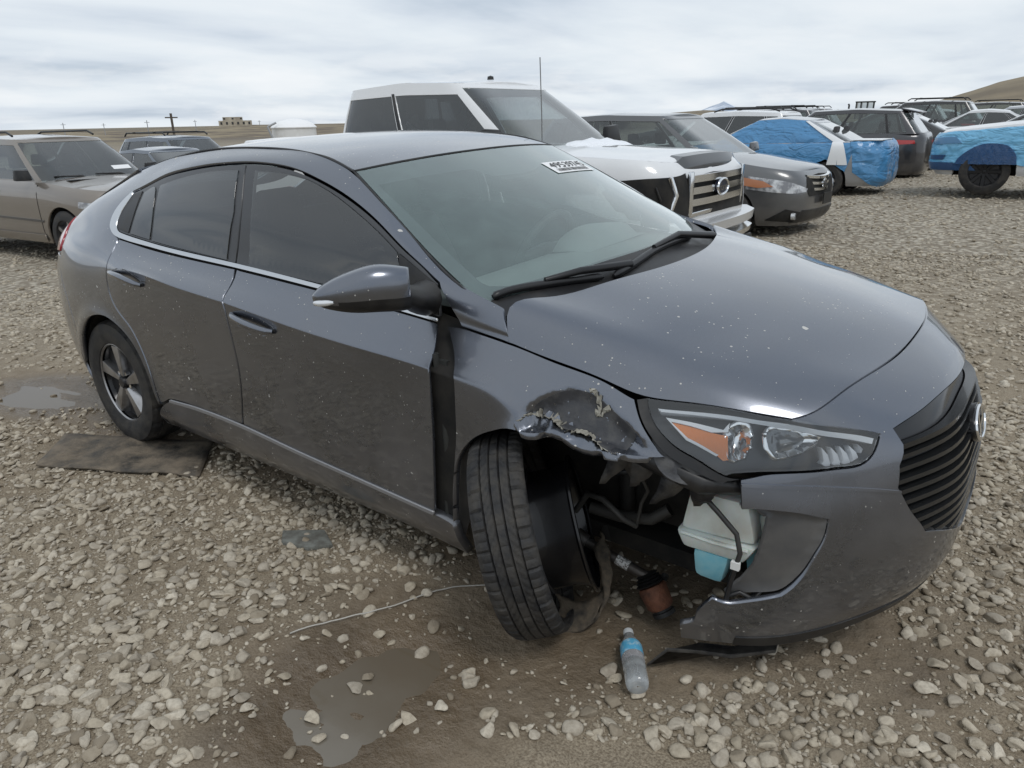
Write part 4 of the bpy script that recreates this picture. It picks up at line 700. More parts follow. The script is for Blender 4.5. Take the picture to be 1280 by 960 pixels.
panel('windscreen_border', WS, [rect(WS, .004, wk[-1], .008, wt[-1]-.008), PW['clear']], mat('windscreen_frit', (.055, .06, .066), .35), hero, gap=.0, depth=0, off=-.004, res=.04, corner=30)
tk, tt = TAIL.ks, TAIL.kt
panel('rear_window', TAIL, rect(TAIL, .03, tk[2], .12, tt[-1]-.12), RGLASS, hero, depth=.004)
panel('tailgate', TAIL, [rect(TAIL, 0, tk[-1], 0, tt[-1]), rect(TAIL, .03, tk[2], .12, tt[-1]-.12)], PAINT, hero, gap=-.002)
panel('tailgate_lower', BODY, np.array([(BODY.ks[1], KT[5]-.016), (BODY.ks[2]+.08, KT[5]-.016), (BODY.ks[2]+.1, KT[8]), (BODY.ks[2], KT[9]), (BODY.ks[1], KT[9])]), PAINT, hero)
panel('tailgate_lower', BODY, mir(np.array([(BODY.ks[1], KT[5]-.016), (BODY.ks[2]+.08, KT[5]-.016), (BODY.ks[2]+.1, KT[8]), (BODY.ks[2], KT[9]), (BODY.ks[1], KT[9])])), PAINT, hero)
# black rubber round the roof and windscreen edge
for sg in (-1, 1):
    m_ = MB(); P = np.array([(x, y*-sg, z+.0015) for x, y, z in [(.2, -.556, 1.362), (.53, -.552, 1.416), (.82, -.552, 1.439), (1.15, -.552, 1.439), (1.35, -.562, 1.425), (1.5, -.580, 1.405), (1.62, -.598, 1.372), (1.634, -.601, 1.366), (1.819, -.652, 1.272), (2.015, -.702, 1.165), (2.208, -.742, 1.068), (2.34, -.757, 1.02)]])
    w = _nat(np.arange(len(P)), np.linspace(0, len(P)-1, 60))@P; w[:, 2] -= .0035; m_.tube(w, .0048, 6); m_.build('roof_seal', BLACKP, hero, 60)
m_ = MB(); m_.tube([ (1.695-.164*(y/.6)**2*.4, y, 1.395-.027*abs(y/.6)**2.2+.001) for y in np.linspace(-.6, .6, 25)], .005, 6); m_.build('windscreen_seal', BLACKP, hero, 60)
# -- front bumper with grille
panel('front_bumper', BODY, [PO['bumper'], PO['grille']], PAINT, hero, res=.026, depth=.018, corner=22, gap=.0015)['label'] = 'front bumper torn away at the wheel side'
lipa = np.array([(S0_, 0.0) for S0_ in np.linspace(BODY.ks[20]-.05, 2*SC-BODY.ks[19], 40)]); panel('bumper_lip', BODY, np.concatenate([lipa, (lipa+np.array([0, .03]))[::-1]]), BLACKP, hero, res=.04, rt=.012, off=.003, depth=.02, gap=0)
gl = PO['grille']; GB = mat('grille_black', (.01, .01, .011), .22, 0, .3)
panel('grille_backing', BODY, gl, GB, hero, off=-.035, depth=-.034, gap=0, res=.03, corner=22)
gv = BODY(gl)
def sz(y, z):   # (s,t) on the nose at lateral y, height z
    return BODY.inv(np.array([[y, z]]), YZ, (BODY.ks[20], BODY.ks[28], 0, KT[6]))[0]
GRB = mat('grille_bar', (.016, .017, .018), .26, 0, .25)
zt = np.linspace(.735, .40, 12)
edge = BODY(smoothloop(gl, .01, 22))
for i, zz in enumerate(zt):
    k = np.where(abs(edge[:, 2]-zz) < .012)[0]; ye = max(.05, np.abs(edge[k, 1]).max()-.002) if len(k) else .2
    if i == 0: zz -= .006
    ys = np.linspace(-ye, ye, 25); st = np.array([sz(y, zz-.012*(abs(y)/ye)**3) for y in ys]); P = BODY(st); nn = BODY.normal(st)
    h = .0105 if i else .013; up = np.array([0, 0, 1.]); d0 = -.004 if i < 4 else -.008
    V = np.concatenate([P+nn*(d0)+up*h*.2, P+nn*(d0+.001)-up*h, P+nn*(d0-.03)-up*h*.75, P+nn*(d0-.03)+up*h*.55]); n = len(ys)
    F = [(a*n+j, a*n+j+1, ((a+1) % 4)*n+j+1, ((a+1) % 4)*n+j) for a in range(4) for j in range(n-1)]
    autosmooth(mesh_obj('grille_bar', V, F, GRB, hero), 40)
# emblem: a chromed ring with a slanted H
bp = np.array([sz(0, .650)]); bc = Vector(BODY(bp)[0]); bn = Vector(BODY.normal(bp)[0]); EX = Vector((0, 1, 0)); EZ = bn.cross(EX).normalized()
if EZ.z < 0: EZ = -EZ
EM = Matrix((EX, bn, EZ)).transposed()
badge = MB(); V = []
for q in range(2):
    V += [bc+bn*(-.02+q*.026)+EX*(.088*math.cos(a))+EZ*(.052*math.sin(a)) for a in np.linspace(0, 2*math.pi, 37)[:-1]]
badge.add(V, [(i, (i+1) % 36, 36+(i+1) % 36, 36+i) for i in range(36)]+[tuple(range(36, 72))]); bo = badge.build('badge', GLOSSB, hero, 30)
m_ = MB(); pts = [bc+bn*.009+EX*(.078*math.cos(a))+EZ*(.044*math.sin(a)) for a in np.linspace(0, 2*math.pi, 41)]; m_.tube(pts, .0052, 8, False); m_.build('badge_ring', CHROME, bo, 60)
m_ = MB()
def hbar(pts): m_.prism([bc+EX*x+EZ*z for x, z in pts], bn*.006, bn*.012)
hbar([(-.050, -.030), (-.030, -.036), (-.012, .036), (-.030, .033)]); hbar([(.030, -.033), (.012, -.036), (.030, .036), (.050, .030)]); hbar([(-.024, -.012), (.018, .002), (.024, .013), (-.018, -.001)])
m_.build('badge_letter', CHROME, bo, 30)
# fog-lamp pocket: deep grey recess inside the torn corner
PK = mat('grey_pocket_plastic', (.085, .085, .085), .5, fn=grime((.075, .075, .077), (.14, .132, .12), 5, .4, .8, .4, .7))
panel('fog_pocket', BODY, PO['pocket'], PK, hero, res=.015, depth=.01, gap=.001, disp=lambda P, UV, nn: P-nn*(.004+np.clip(polydist(UV, PO['pocket'])/.012, 0, 1)*.008+.16*np.clip((5.41-UV[:, 0]), 0, .22))[:, None])
panel('bumper_ledge', BODY, PO['step'], PAINT, hero, res=.02, rt=.004, off=.006, depth=.012, gap=0)
lp = mir(PO['pocket']); panel('fog_pocket', BODY, lp, PK, hero, res=.03, depth=.006, off=.003, gap=.001)
# -- headlamps
AMB = mat('amber_lens', (.95, .26, .03), .16, 0, .6, fn=lambda t, b: bump(t, b, N(t, 'ShaderNodeTexWave').outputs[1], .1))
LED = mat('light_guide', (.86, .89, .93), .2, 0, .5)
DGL = mat('dark_lens', (.05, .055, .065), .04, .2, 1.)
for mm in (lambda a: a, mir):
    hl = panel('headlamp_housing', BODY, mm(PO['headlight']), HEADL, hero, off=-.055, depth=-.052, res=.03, gap=.001)
    panel('headlamp_lens', BODY, mm(PO['headlight']), CLEAR, hl, off=.002, depth=.004, gap=.001)
    panel('headlamp_seal', BODY, mm(PO['head_bezel']), BLACKP, hl, off=-.002, depth=.02, gap=.001, res=.02)
    panel('side_marker', BODY, mm(PO['amber']), AMB, hl, off=-.014, depth=.02, gap=0, res=.02)
    panel('reflector_trim', BODY, mm(PO['amber_trim']), mat('satin_reflector', (.6, .61, .62), .4, .8), hl, off=-.01, depth=.015, gap=0, res=.012, corner=10)
    panel('daytime_light_strip', BODY, mm(PO['drl']), LED, hl, off=-.008, depth=.02, gap=0, res=.02, rt=.006)
    for q in range(5):
        a = mm(PO['drl_end']); ce = a.mean(0); panel('light_guide_blade', BODY, (a-ce)*np.array([.16, .93])+ce+np.array([(q-2)*.03, -.004*q*(1 if mm is not mir else 1)]), LED, hl, off=-.02-.004*q, depth=.02, gap=0, res=.02, corner=10)
    def bowl(P_, UV, nn, key):
        pl = mm(PO[key]); d = polydist(UV, pl); return P_-nn*(np.clip(d/d.max(), 0, 1)**.6*.028)[:, None]
    panel('reflector_bowl', BODY, mm(PO['proj1']), CHROME, hl, off=-.012, depth=.012, gap=0, res=.008, disp=lambda P, U, n: bowl(P, U, n, 'proj1'))
    panel('reflector_bowl', BODY, mm(PO['proj2']), CHROME, hl, off=-.012, depth=.012, gap=0, res=.01, disp=lambda P, U, n: bowl(P, U, n, 'proj2'))
    dome = lambda key: (lambda P, UV, nn: P+nn*(np.clip(polydist(UV, mm(PO[key]))/.02, 0, 1)**.6*.018)[:, None])
    panel('projector_lens', BODY, mm(PO['proj1lens']), DGL, hl, off=-.03, depth=.01, gap=0, res=.008, disp=dome('proj1lens'))
    panel('projector_lens', BODY, mm(PO['proj2lens']), mat('grey_lens', (.20, .21, .22), .08, .4, 1.), hl, off=-.03, depth=.01, gap=0, res=.01, disp=dome('proj2lens'))
# -- door handles
for mm in (lambda a: a, mir):
    for key in ('handle_rear', 'handle_front'):
        pl = mm(PO[key]); hd = panel('door_handle', BODY, pl, mat('handle_recess', (.06, .063, .07), .3, .5, 1.), hero, res=.008, off=.002, depth=.004, gap=0, disp=lambda P, UV, nn: P-nn*(np.clip(polydist(UV, pl)/.018, 0, 1)**.8*.016)[:, None])
        a, b = pl[:, 0].min(), pl[:, 0].max(); ss = np.linspace(a+.006, b-.004, 13); A = pl[np.argmin(pl[:, 0])], pl[np.argmax(pl[:, 0])]
        tline = np.interp(ss, [a, b], [A[0][1], A[1][1]]); st = np.stack([ss, tline], 1); arc = np.sin(np.linspace(0, math.pi, 13))**.45
        P = BODY(st)+BODY.normal(st)*(.004+.024*arc)[:, None]; m_ = MB(); m_.tube(P, [.009+.005*x for x in arc], 10); m_.build('handle_grip', PAINT, hd, 60)
# -- door mirrors
def door_mirror(sg):
    ax = [((2.185, -.925, 1.098), .036, .058, .060), ((2.165, -.955, 1.101), .05, .064, .064), ((2.13, -1.0, 1.105), .058, .068, .064), ((2.09, -1.045, 1.102), .054, .060, .058), ((2.05, -1.085, 1.098), .044, .044, .044), ((2.022, -1.115, 1.095), .028, .024, .026), ((2.01, -1.128, 1.094), .008, .008, .008)]
    C_ = np.array([a[0] for a in ax]); Rr = np.array([a[1:] for a in ax]); w = _nat(np.arange(7), np.linspace(0, 6, 25)); C_ = w@C_; Rr = np.abs(w@Rr); fwd = np.array([.62, -.62, 0]); fwd = fwd/np.linalg.norm(fwd)
    V = []; n = 28
    for c, (rf, ru, rd) in zip(C_, Rr):
        for j in range(n):
            a = 2*math.pi*j/n; f = math.cos(a); h = math.sin(a)
            V.append(c+fwd*rf*(1 if f > 0 else .8)*math.copysign(abs(f)**.75, f)+np.array([0, 0, 1])*(ru if h > 0 else rd)*math.copysign(abs(h)**.85, h))
    V = np.array(V)*np.array([1, -sg*-1 if sg < 0 else -1, 1]) if sg > 0 else np.array(V)
    F = [(i*n+j, i*n+(j+1) % n, (i+1)*n+(j+1) % n, (i+1)*n+j) for i in range(24) for j in range(n)]+[tuple(range(n))]
    up = [f for f in F if np.mean([V[i][2]-C_[min(i//n, 24)][2] for i in f]) > -.018]; lo = [f for f in F if f not in set(up)]
    def sub(name, fs, m, par):
        ids = sorted({i for f in fs for i in f}); mp = {i: k for k, i in enumerate(ids)}; o = mesh_obj(name, [V[i] for i in ids], [tuple(mp[i] for i in f) for f in fs], m, par, True)
        bm = bmesh.new(); bm.from_mesh(o.data); bmesh.ops.recalc_face_normals(bm, faces=bm.faces); bm.to_mesh(o.data); bm.free(); return o
    root = sub('door_mirror', up, PAINT, hero); sub('mirror_lower_cover', lo, BLACKP, root)
    m_ = MB(); yy = lambda p: (p[0], p[1]*(1 if sg < 0 else -1), p[2])
    m_.tube([yy(p) for p in [(2.120, -.80, 1.03), (2.135, -.85, 1.04), (2.155, -.90, 1.06), (2.165, -.94, 1.08)]], [.055, .045, .036, .03], 12); m_.build('mirror_stalk', BLACKP, root, 60)
    m_ = MB(); P = [yy(tuple(C_[i]+fwd*(Rr[i][0]+.002)*.93+np.array([0, 0, -.012]))) for i in range(16, 24)]; m_.tube(P, [.004, .008, .009, .009, .009, .008, .007, .004], 8); m_.build('turn_signal', mat('clear_signal', (.7, .72, .74), .15, .3, 1.), root, 60)
door_mirror(-1)
# -- wipers and cowl
cw = np.array([(wk[3]+.13, .03), (wk[3]+.115, .16), (wk[3]+.06, .36), (wk[3]+.05, .69), (wk[3]+.06, 1.02), (wk[3]+.1, 1.22), (wk[3]+.06, 1.345), (wk[-1], 1.36), (wk[-1], .02)])
panel('cowl_panel', WS, cw, BLACKP, hero, off=.006, depth=.01, gap=0, res=.04)
for key, base, arm in (('wiper1', (2.50, -.22, 1.045), 3), ('wiper2', (2.505, .45, 1.03), 3)):
    st = PW[key]; P = WS(st)+WS.normal(st)*.016; w = _nat(np.arange(len(P)), np.linspace(0, len(P)-1, 24))@P
    m_ = MB(); m_.tube(w, [.006]+[.0125]*22+[.006], 8); wo_ = m_.build('wiper', mat('wiper_black', (.012, .012, .013), .35), hero, 50)
    m_ = MB(); q = P[2]; m_.tube([q+(0, 0, .012), (q*.45+np.array(P[-1])*.55)+(0.01, 0, .03), np.array(base)+(0, .0, .012)], [.009, .012, .015], 8); m_.build('wiper_arm', mat('wiper_black', (.012, .012, .013), .35), wo_, 50)
# -- lot sticker on the windscreen
sp = PW['sticker']; panel('lot_sticker', WS, sp, mat('sticker_white', (.82, .82, .82), .5), hero, off=.003, depth=.0005, gap=0, corner=1, res=.05)
SP = WS(sp); sn = Vector(WS.normal(sp.mean(0)[None])[0])
e1 = (Vector(SP[1])-Vector(SP[0])); e2 = (Vector(SP[3])-Vector(SP[0])); sw, sh = e1.length, e2.length; stk = [c for c in hero.children if c.name.startswith('lot_sticker')][0]
def on_sticker(fx, fy, off): 
    uv = (sp[0]*(1-fx)*(1-fy)+sp[1]*fx*(1-fy)+sp[2]*fx*fy+sp[3]*(1-fx)*fy)[None]; return WS(uv)[0]+WS.normal(uv)[0]*off
INK = mat('sticker_ink', (.02, .02, .02), .6)
cu_ = bpy.data.curves.new('lettering', 'FONT'); cu_.body = '49539745'; cu_.size = 1.; to = link(bpy.data.objects.new('lettering', cu_)); bpy.context.view_layer.update()
tm = to.evaluated_get(bpy.context.evaluated_depsgraph_get()).to_mesh(); tv = np.array([tuple(v.co[:2]) for v in tm.vertices]); tf = [tuple(p.vertices) for p in tm.polygons]; bpy.data.objects.remove(to)
tx = (tv[:, 0]-tv[:, 0].min())/np.ptp(tv[:, 0]); ty = (tv[:, 1]-tv[:, 1].min())/np.ptp(tv[:, 1])
mesh_obj('sticker_lettering', [on_sticker(.06+.88*x, .58-.46*y, .0052) for x, y in zip(tx, ty)], tf, INK, stk)
m_ = MB(); r_ = random.Random(4); y_ = sn.cross(e1.normalized()).normalized(); f_ = .07
while f_ < .86:
    wdt = r_.choice((.008, .012, .02)); m_.add([on_sticker(f_, .66, .005), on_sticker(f_, .9, .005), on_sticker(f_+wdt, .9, .005), on_sticker(f_+wdt, .66, .005)], [(0, 1, 2, 3)]); f_ += wdt+r_.choice((.007, .012))
m_.build('sticker_bars', mat('sticker_ink', (.02, .02, .02), .6), stk)
# -- inner shells and underside
def shell(name, poly, off, m=DARK, **kw):
    panel(name, BODY, poly, m, hero, off=off, depth=0, gap=0, res=.06, corner=1, **kw); panel(name, BODY, mir(poly), m, hero, off=off, depth=0, gap=0, res=.06, corner=1, **kw)
S_ = lambda k: BODY.ks[k+1]
shell('inner_side_panel', np.array([(S_(6)+.02, .03), (S_(12)+.04, .03), (S_(13), .2), (S_(13)+.02, KT[6]), (S_(12), KT[6]+.026), (S_(6), KT[6]+.03), (S_(5)+.03, KT[6]+.02), (S_(5), KT[5]), (S_(5)+.18, KT[3]+.06)]), -.03)
shell('inner_rear_panel', np.array([(S_(0), 0.02), (S_(2), .02), (S_(3)-.02, .02), (S_(3)+.02, KT[3]), (S_(4), KT[4]+.03), (S_(5), KT[4]+.03), (S_(5), KT[6]), (S_(0), KT[6])]), -.05)
m_ = MB(); m_.box((1.3, 0, .24), (3.9, 1.1, .06)); m_.box((1.25, -.66, .235), (1.55, .3, .05)); m_.box((1.25, .66, .235), (1.55, .3, .05)); m_.build('underbody', DARK, hero)
def well(name, cx, cz, Rr, y0, y1, a0=-20, a1=200, par=None):
    m_ = MB(); A = np.radians(np.linspace(a0, a1, 29)); V = [(cx+Rr*math.cos(a), y, cz+Rr*math.sin(a)) for y in (y0, y1) for a in A]; n = len(A)
    m_.add(V, [(i, i+1, n+i+1, n+i) for i in range(n-1)]+[tuple(range(n, 2*n))]); m_.build(name, DARK, par or hero)
well('rear_wheel_liner', .06, .33, .37, -.86, -.55); well('rear_wheel_liner', .06, .33, .37, .86, .55); well('front_wheel_liner', 2.70, .335, .40, .86, .5)
well('front_wheel_liner', 2.70, .36, .44, -.80, -.36, 40, 205)
# front structure visible in the torn corner
m_ = MB(); m_.box((2.9, 0, .50), (.7, .85, .5)); m_.box((3.22, 0, .55), (.1, 1.0, .16)); m_.box((2.62, -.42, .55), (.9, .12, .5)); m_.build('engine_bay', DARK, hero)
m_ = MB(); m_.tube([(2.72, -.80, .73), (2.9, -.82, .71), (3.02, -.79, .665), (3.10, -.73, .65)], [.02, .03, .03, .02], 8); m_.tube([(2.95, -.74, .70), (3.1, -.64, .655), (3.25, -.5, .64)], .035, 8)
m_.build('headlamp_bracket', BLACKP, hero, 50)
panel('bumper_bracket', BODY, np.array([PO['head_bezel'][7]+(-.02, .0), PO['head_bezel'][8]+(.0, -.015), PO['head_bezel'][9]+(.02, -.055), PO['head_bezel'][10]+(.0, -.05), PO['head_bezel'][11]+(-.0, -.03), PO['head_bezel'][11]+(.0, .0), PO['head_bezel'][9]]), SCUFF, hero, off=-.012, depth=.02, gap=0, res=.012, disp=lambda P, U, n: P+n*(.006*nz(P, 70, 5))[:, None])
for z in (.84, .62, .34):
    m_ = MB(); m_.box((2.215, -.845, z), (.05, .03, .05)); m_.tube([(2.20, -.862, z-.045), (2.20, -.862, z+.045)], .011, 8); m_.build('door_hinge', mat('hinge_grey', (.05, .052, .05), .5, .3), hero, 40)
m_ = MB(); m_.tube([(2.215, -.85, .72), (2.228, -.862, .62), (2.215, -.85, .52)], .02, 10); m_.build('wiring_gaiter', mat('hinge_grey', (.05, .052, .05), .5, .3), hero, 40)
# washer tank, part filled with blue fluid
TANK = mat('tank_plastic', (.62, .66, .63), .42, 0, 0, trans=0., fn=lambda t, b: (b.inputs.__getitem__('Subsurface Weight').__setattr__('default_value', .25), t.links.new(mixc(t, ramp(t, noise(t, objvec(t), 12, 5), [(.4, 0.), (.8, 1.)]), (.64, .68, .65), (.45, .44, .38)), b.inputs['Base Color'])))
FLUID = mat('washer_fluid', (.16, .50, .62), .18, 0, .6, fn=grime((.14, .47, .60), (.30, .55, .60), 9))
tank = MB(); tank.hexa([(2.93, -.735, .46), (3.16, -.725, .47), (3.16, -.60, .47), (2.93, -.60, .46), (2.955, -.735, .60), (3.13, -.725, .60), (3.13, -.62, .60), (2.955, -.62, .60)]); tank = tank.build('washer_tank', TANK, hero, 30, .022)
m_ = MB(); m_.hexa([(2.945, -.74, .405), (3.13, -.73, .405), (3.13, -.61, .405), (2.945, -.61, .405), (2.92, -.745, .462), (3.165, -.735, .468), (3.165, -.60, .468), (2.92, -.60, .462)]); m_.build('tank_waist', TANK, tank, 30, .016)
m_ = MB(); m_.hexa([(2.985, -.735, .315), (3.07, -.73, .31), (3.07, -.63, .31), (2.985, -.63, .315), (2.975, -.74, .41), (3.09, -.735, .41), (3.09, -.61, .41), (2.975, -.61, .41)]); m_.build('fluid_sump', FLUID, tank, 30, .02)
m_ = MB(); m_.hexa([(3.12, -.66, .32), (3.19, -.64, .32), (3.19, -.55, .32), (3.12, -.55, .32), (3.10, -.67, .47), (3.2, -.65, .47), (3.2, -.55, .47), (3.10, -.55, .47)]); m_.build('fluid_chamber', FLUID, tank, 30, .016)
m_ = MB(); m_.hexa([(3.11, -.68, .47), (3.23, -.66, .475), (3.23, -.55, .475), (3.11, -.55, .47), (3.12, -.67, .54), (3.22, -.65, .545), (3.22, -.56, .545), (3.12, -.56, .54)]); m_.build('tank_shoulder', TANK, tank, 30, .02)

TS = Matrix.Translation((3.05, -.67, .60)) @ Matrix.Diagonal((.90, .92, .92, 1)) @ Matrix.Translation((-3.05, .67, -.60))
tank.data.transform(TS); [c.data.transform(TS) for c in tank.children]
m_ = MB(); m_.tube([(2.95, -.735, .466), (3.045, -.74, .468), (3.135, -.735, .472)], .006, 6); m_.build('tank_seam', TANK, tank, 50)
m_ = MB(); m_.tube([(3.0, -.70, .59), (3.0, -.70, .625)], .022, 12); m_.build('tank_cap', BLACKP, tank, 50)
m_ = MB(); m_.tube([(3.00, -.75, .615), (3.06, -.755, .57), (3.11, -.76, .53), (3.125, -.765, .48), (3.11, -.77, .40), (3.10, -.775, .32), (3.08, -.78, .25)], .007, 8); m_.tube([(3.10, -.77, .34), (3.13, -.76, .36), (3.16, -.73, .33), (3.18, -.70, .37)], .006, 8); m_.tube([(3.16, -.70, .33), (3.12, -.74, .30), (3.09, -.77, .255)], .008, 8)
wh_ = m_.build('wiring_loom', BLACKP, hero, 50); m_ = MB(); m_.box((3.118, -.772, .445), (.022, .012, .022)); m_.build('wire_tag', mat('white_tape', (.75, .75, .73), .6), wh_)
# broken splash shield hanging from the bumper to the ground
SHIELD = mat('splash_shield', (.03, .03, .032), .5, fn=grime((.022, .022, .024), (.10, .092, .08), 16, .4, .75, .4, .75, .3, 60))
m_ = MB(); P = [toloc(p) for p in [(2.905, -.815, .012), (2.945, -.765, .05), (3.02, -.72, .05), (3.10, -.68, .045), (3.20, -.60, .06), (3.19, -.55, .05), (3.08, -.62, .03), (3.0, -.66, .03), (2.94, -.72, .018)]]; m_.prism(P, (0, 0, 0), (0, 0, .012)); m_.build('splash_shield', SHIELD, hero, 30, .003)
# -- interior
DASH = mat('dash_grey', (.24, .26, .255), .7); SEAT = mat('seat_cloth', (.09, .09, .092), .9); LINER = mat('headliner', (.2, .2, .2), .9)
m_ = MB(); V = []
for y in np.linspace(-.72, .72, 13):
    k = 1-.12*(y/.72)**2; V += [(2.46*k+.2*(1-k), y, .93), (2.30*k+.16, y, .985), (2.08, y, 1.0-.02*abs(y)), (1.92, y, .97), (1.85, y, .86), (1.88, y, .60)]
m_.add(V, [(i*6+j, i*6+j+1, (i+1)*6+j+1, (i+1)*6+j) for i in range(12) for j in range(5)]); dash = m_.build('dashboard', DASH, hero, 60)
V = []; m_ = MB()
for y in np.linspace(.14, .62, 9):
    h = .075*math.sin(math.pi*(y-.14)/.48)**.5; V += [(2.12, y, .995), (2.06, y, .995+h), (1.94, y, .98+h), (1.90, y, .95)]
m_.add(V, [(i*4+j, i*4+j+1, (i+1)*4+j+1, (i+1)*4+j) for i in range(8) for j in range(3)]); m_.build('instrument_hood', DASH, dash, 60)
sw_ = MB(); c0 = Vector((1.74, .37, .93)); a1 = Vector((0, 1, 0)); a2 = Vector((.42, 0, .9)).normalized()
sw_.tube([c0+(a1*math.cos(t)+a2*math.sin(t))*.185 for t in np.linspace(0, 2*math.pi, 41)], .017, 8, False)
for an in (0, math.pi, -math.pi/2): sw_.tube([c0, c0+(a1*math.cos(an)+a2*math.sin(an))*.18], [.035, .016], 8)
sw_.tube([c0, c0+Vector((.25, 0, -.1))], .04, 8); sw_.build('steering_wheel', mat('wheel_black', (.04, .04, .04), .5), hero, 50)
def seat(y, x, w=.5):
    m_ = MB(); m_.hexa([(x-.05, y-w/2, .32), (x+.48, y-w/2, .34), (x+.48, y+w/2, .34), (x-.05, y+w/2, .32), (x-.1, y-w/2+.02, .50), (x+.5, y-w/2+.02, .55), (x+.5, y+w/2-.02, .55), (x-.1, y+w/2-.02, .50)])
    st_ = m_.build('seat', SEAT, hero, 40, .04)
    m_ = MB(); m_.hexa([(x-.12, y-w/2, .45), (x+.04, y-w/2, .47), (x+.04, y+w/2, .47), (x-.12, y+w/2, .45), (x-.33, y-w/2+.07, 1.03), (x-.23, y-w/2+.07, 1.05), (x-.23, y+w/2-.07, 1.05), (x-.33, y+w/2-.07, 1.03)]); m_.build('seat_back', SEAT, st_, 40, .04)
    if w < .8:
        m_ = MB(); m_.hexa([(x-.34, y-.11, 1.08), (x-.25, y-.11, 1.08), (x-.25, y+.11, 1.08), (x-.34, y+.11, 1.08), (x-.36, y-.09, 1.25), (x-.28, y-.09, 1.26), (x-.28, y+.09, 1.26), (x-.36, y+.09, 1.25)]); m_.tube([(x-.29, y-.05, 1.02), (x-.30, y-.05, 1.1)], .008, 6); m_.tube([(x-.29, y+.05, 1.02), (x-.30, y+.05, 1.1)], .008, 6); m_.build('headrest', SEAT, st_, 40, .025)
m_ = MB(); m_.box((-.42, 0, .86), (.42, 1.12, .42)); m_.build('rear_light_block', SEAT, hero); seat(-.37, 1.15); seat(.37, 1.15); seat(0, .32, 1.25)  # solid dark box added to block light coming through the tail gap
m_ = MB(); m_.hexa([(1.83, -.12, 1.245), (1.86, -.12, 1.245), (1.86, .12, 1.245), (1.83, .12, 1.245), (1.82, -.11, 1.305), (1.85, -.11, 1.31), (1.85, .11, 1.31), (1.82, .11, 1.305)]); m_.tube([(1.85, 0, 1.28), (1.87, 0, 1.32)], .015, 8); m_.build('rear_view_mirror', mat('mirror_shell', (.03, .03, .03), .4), hero, 40, .01)
m_ = MB(); m_.hexa([(1.80, -.1, 1.33), (1.90, -.12, 1.285), (1.90, .10, 1.285), (1.80, .08, 1.33), (1.80, -.1, 1.345), (1.905, -.12, 1.298), (1.905, .10, 1.298), (1.80, .08, 1.345)]); m_.build('sensor_cover', mat('mirror_shell', (.03, .03, .03), .4), hero, 40, .006)
panel('headliner', ROOF, rect(ROOF, .1, rk[-1]-.06, .05, rt_[-1]-.05), LINER, hero, off=-.03, depth=0, res=.12)
# -- wheels
def tyre_mesh(Rt, W, rim, n=200, tread=True, peel=False):
    """tread blocks cut by ribs and sipes; turned about Y, outer face towards -Y"""
    prof = [(rim, -W*.40), (rim+.008, -W*.46), (rim+(Rt-rim)*.35, -W*.515), (rim+(Rt-rim)*.65, -W*.515), (rim+(Rt-rim)*.86, -W*.48), (Rt-.012, -W*.435)]
    xs = np.linspace(-W*.40, W*.40, 41)
    full = prof+[(Rt-.006*(abs(x)/(W*.4))**4, x) for x in xs]+[(r, -y) for r, y in prof[::-1]]
    if peel: full = full[:-4]
    m = len(full); V = np.zeros((n, m, 3))
    for j in range(n):
        a = 2*math.pi*j/n
        for i, (r, y) in enumerate(full):
            if tread and 5 <= i <= 47:
                q = y/(W*.40); dep = 0.
                if min(abs(abs(q)-.20), abs(abs(q)-.60)) < .045: dep = .008
                elif abs(q) > .64 and j % 8 in ((0, 4) if q > 0 else (2, 6)): dep = .006 if j % 8 in (0, 2) else .0028
                elif .25 < abs(q) < .56 and (j+int(round(abs(q)*14))) % 4 == 0: dep = .003
                elif abs(q) < .16 and j % 8 == 3: dep = .0025
                r = r-dep
            V[j, i] = (r*math.cos(a), y, r*math.sin(a))
    F = [(j*m+i, j*m+i+1, ((j+1) % n)*m+i+1, ((j+1) % n)*m+i) for j in range(n) for i in range(m-1)]
    return V.reshape(-1, 3), F
def bend(V, lowz, amt): return V
def make_wheel(name, parent, mtx, side=-1, n=160, flat=False, tw=.20):
    root = empty(name, parent=parent); root.matrix_local = mtx
    V, F = tyre_mesh(.317, tw, .195, n, True, flat)
    ty = autosmooth(mesh_obj('tyre', V, F, RUBBER, root), 28)
    if flat: sm = ty.modifiers.new('thick', 'SOLIDIFY'); sm.thickness = .009; rim0 = root; root = empty('bare_rim', parent=rim0); root.location = (0, .098, -.012)
    m_ = MB(); m_.lathe([(.197, -.088), (.205, -.084), (.205, -.076), (.192, -.07), (.180, -.04), (.178, .03), (.192, .075), (.206, .082), (.206, .088), (.199, .090)], 64); m_.build('barrel', mat('black_barrel', (.008, .008, .009), .24, .2, .25), root, 40)
    m_ = MB(); m_.lathe([(.205, -.083), (.206, -.086), (.196, -.0885), (.192, -.082)], 64); m_.build('rim_edge', ALLOY, root, 60)
    m_ = MB(); m_.lathe([(.0, -.045), (.192, -.05), (.192, -.04), (0, -.035)], 40); m_.build('rim_face', ALLOYD, root, 40)
    for i in range(5):
        a = 2*math.pi*i/5+.3; m_ = MB(); e = lambda r, t, y: (r*math.cos(a+t), y, r*math.sin(a+t))
        m_.hexa([e(.035, -.5, -.045), e(.192, -.16, -.045), e(.192, .36, -.045), e(.04, .55, -.045), e(.035, -.45, -.079), e(.190, -.12, -.083), e(.190, .20, -.083), e(.04, .22, -.079)]); m_.build('spoke', ALLOY, root, 30, .003)
        m_ = MB(); m_.tube([e(.055, .75, -.05), e(.055, .75, -.072)], .011, 8); m_.build('lug_nut', CHROME, root, 40)
    m_ = MB(); m_.lathe([(0, -.088), (.024, -.087), (.028, -.082), (.028, -.05)], 24); m_.build('hub_cap', ALLOYD, root, 40)
    return root
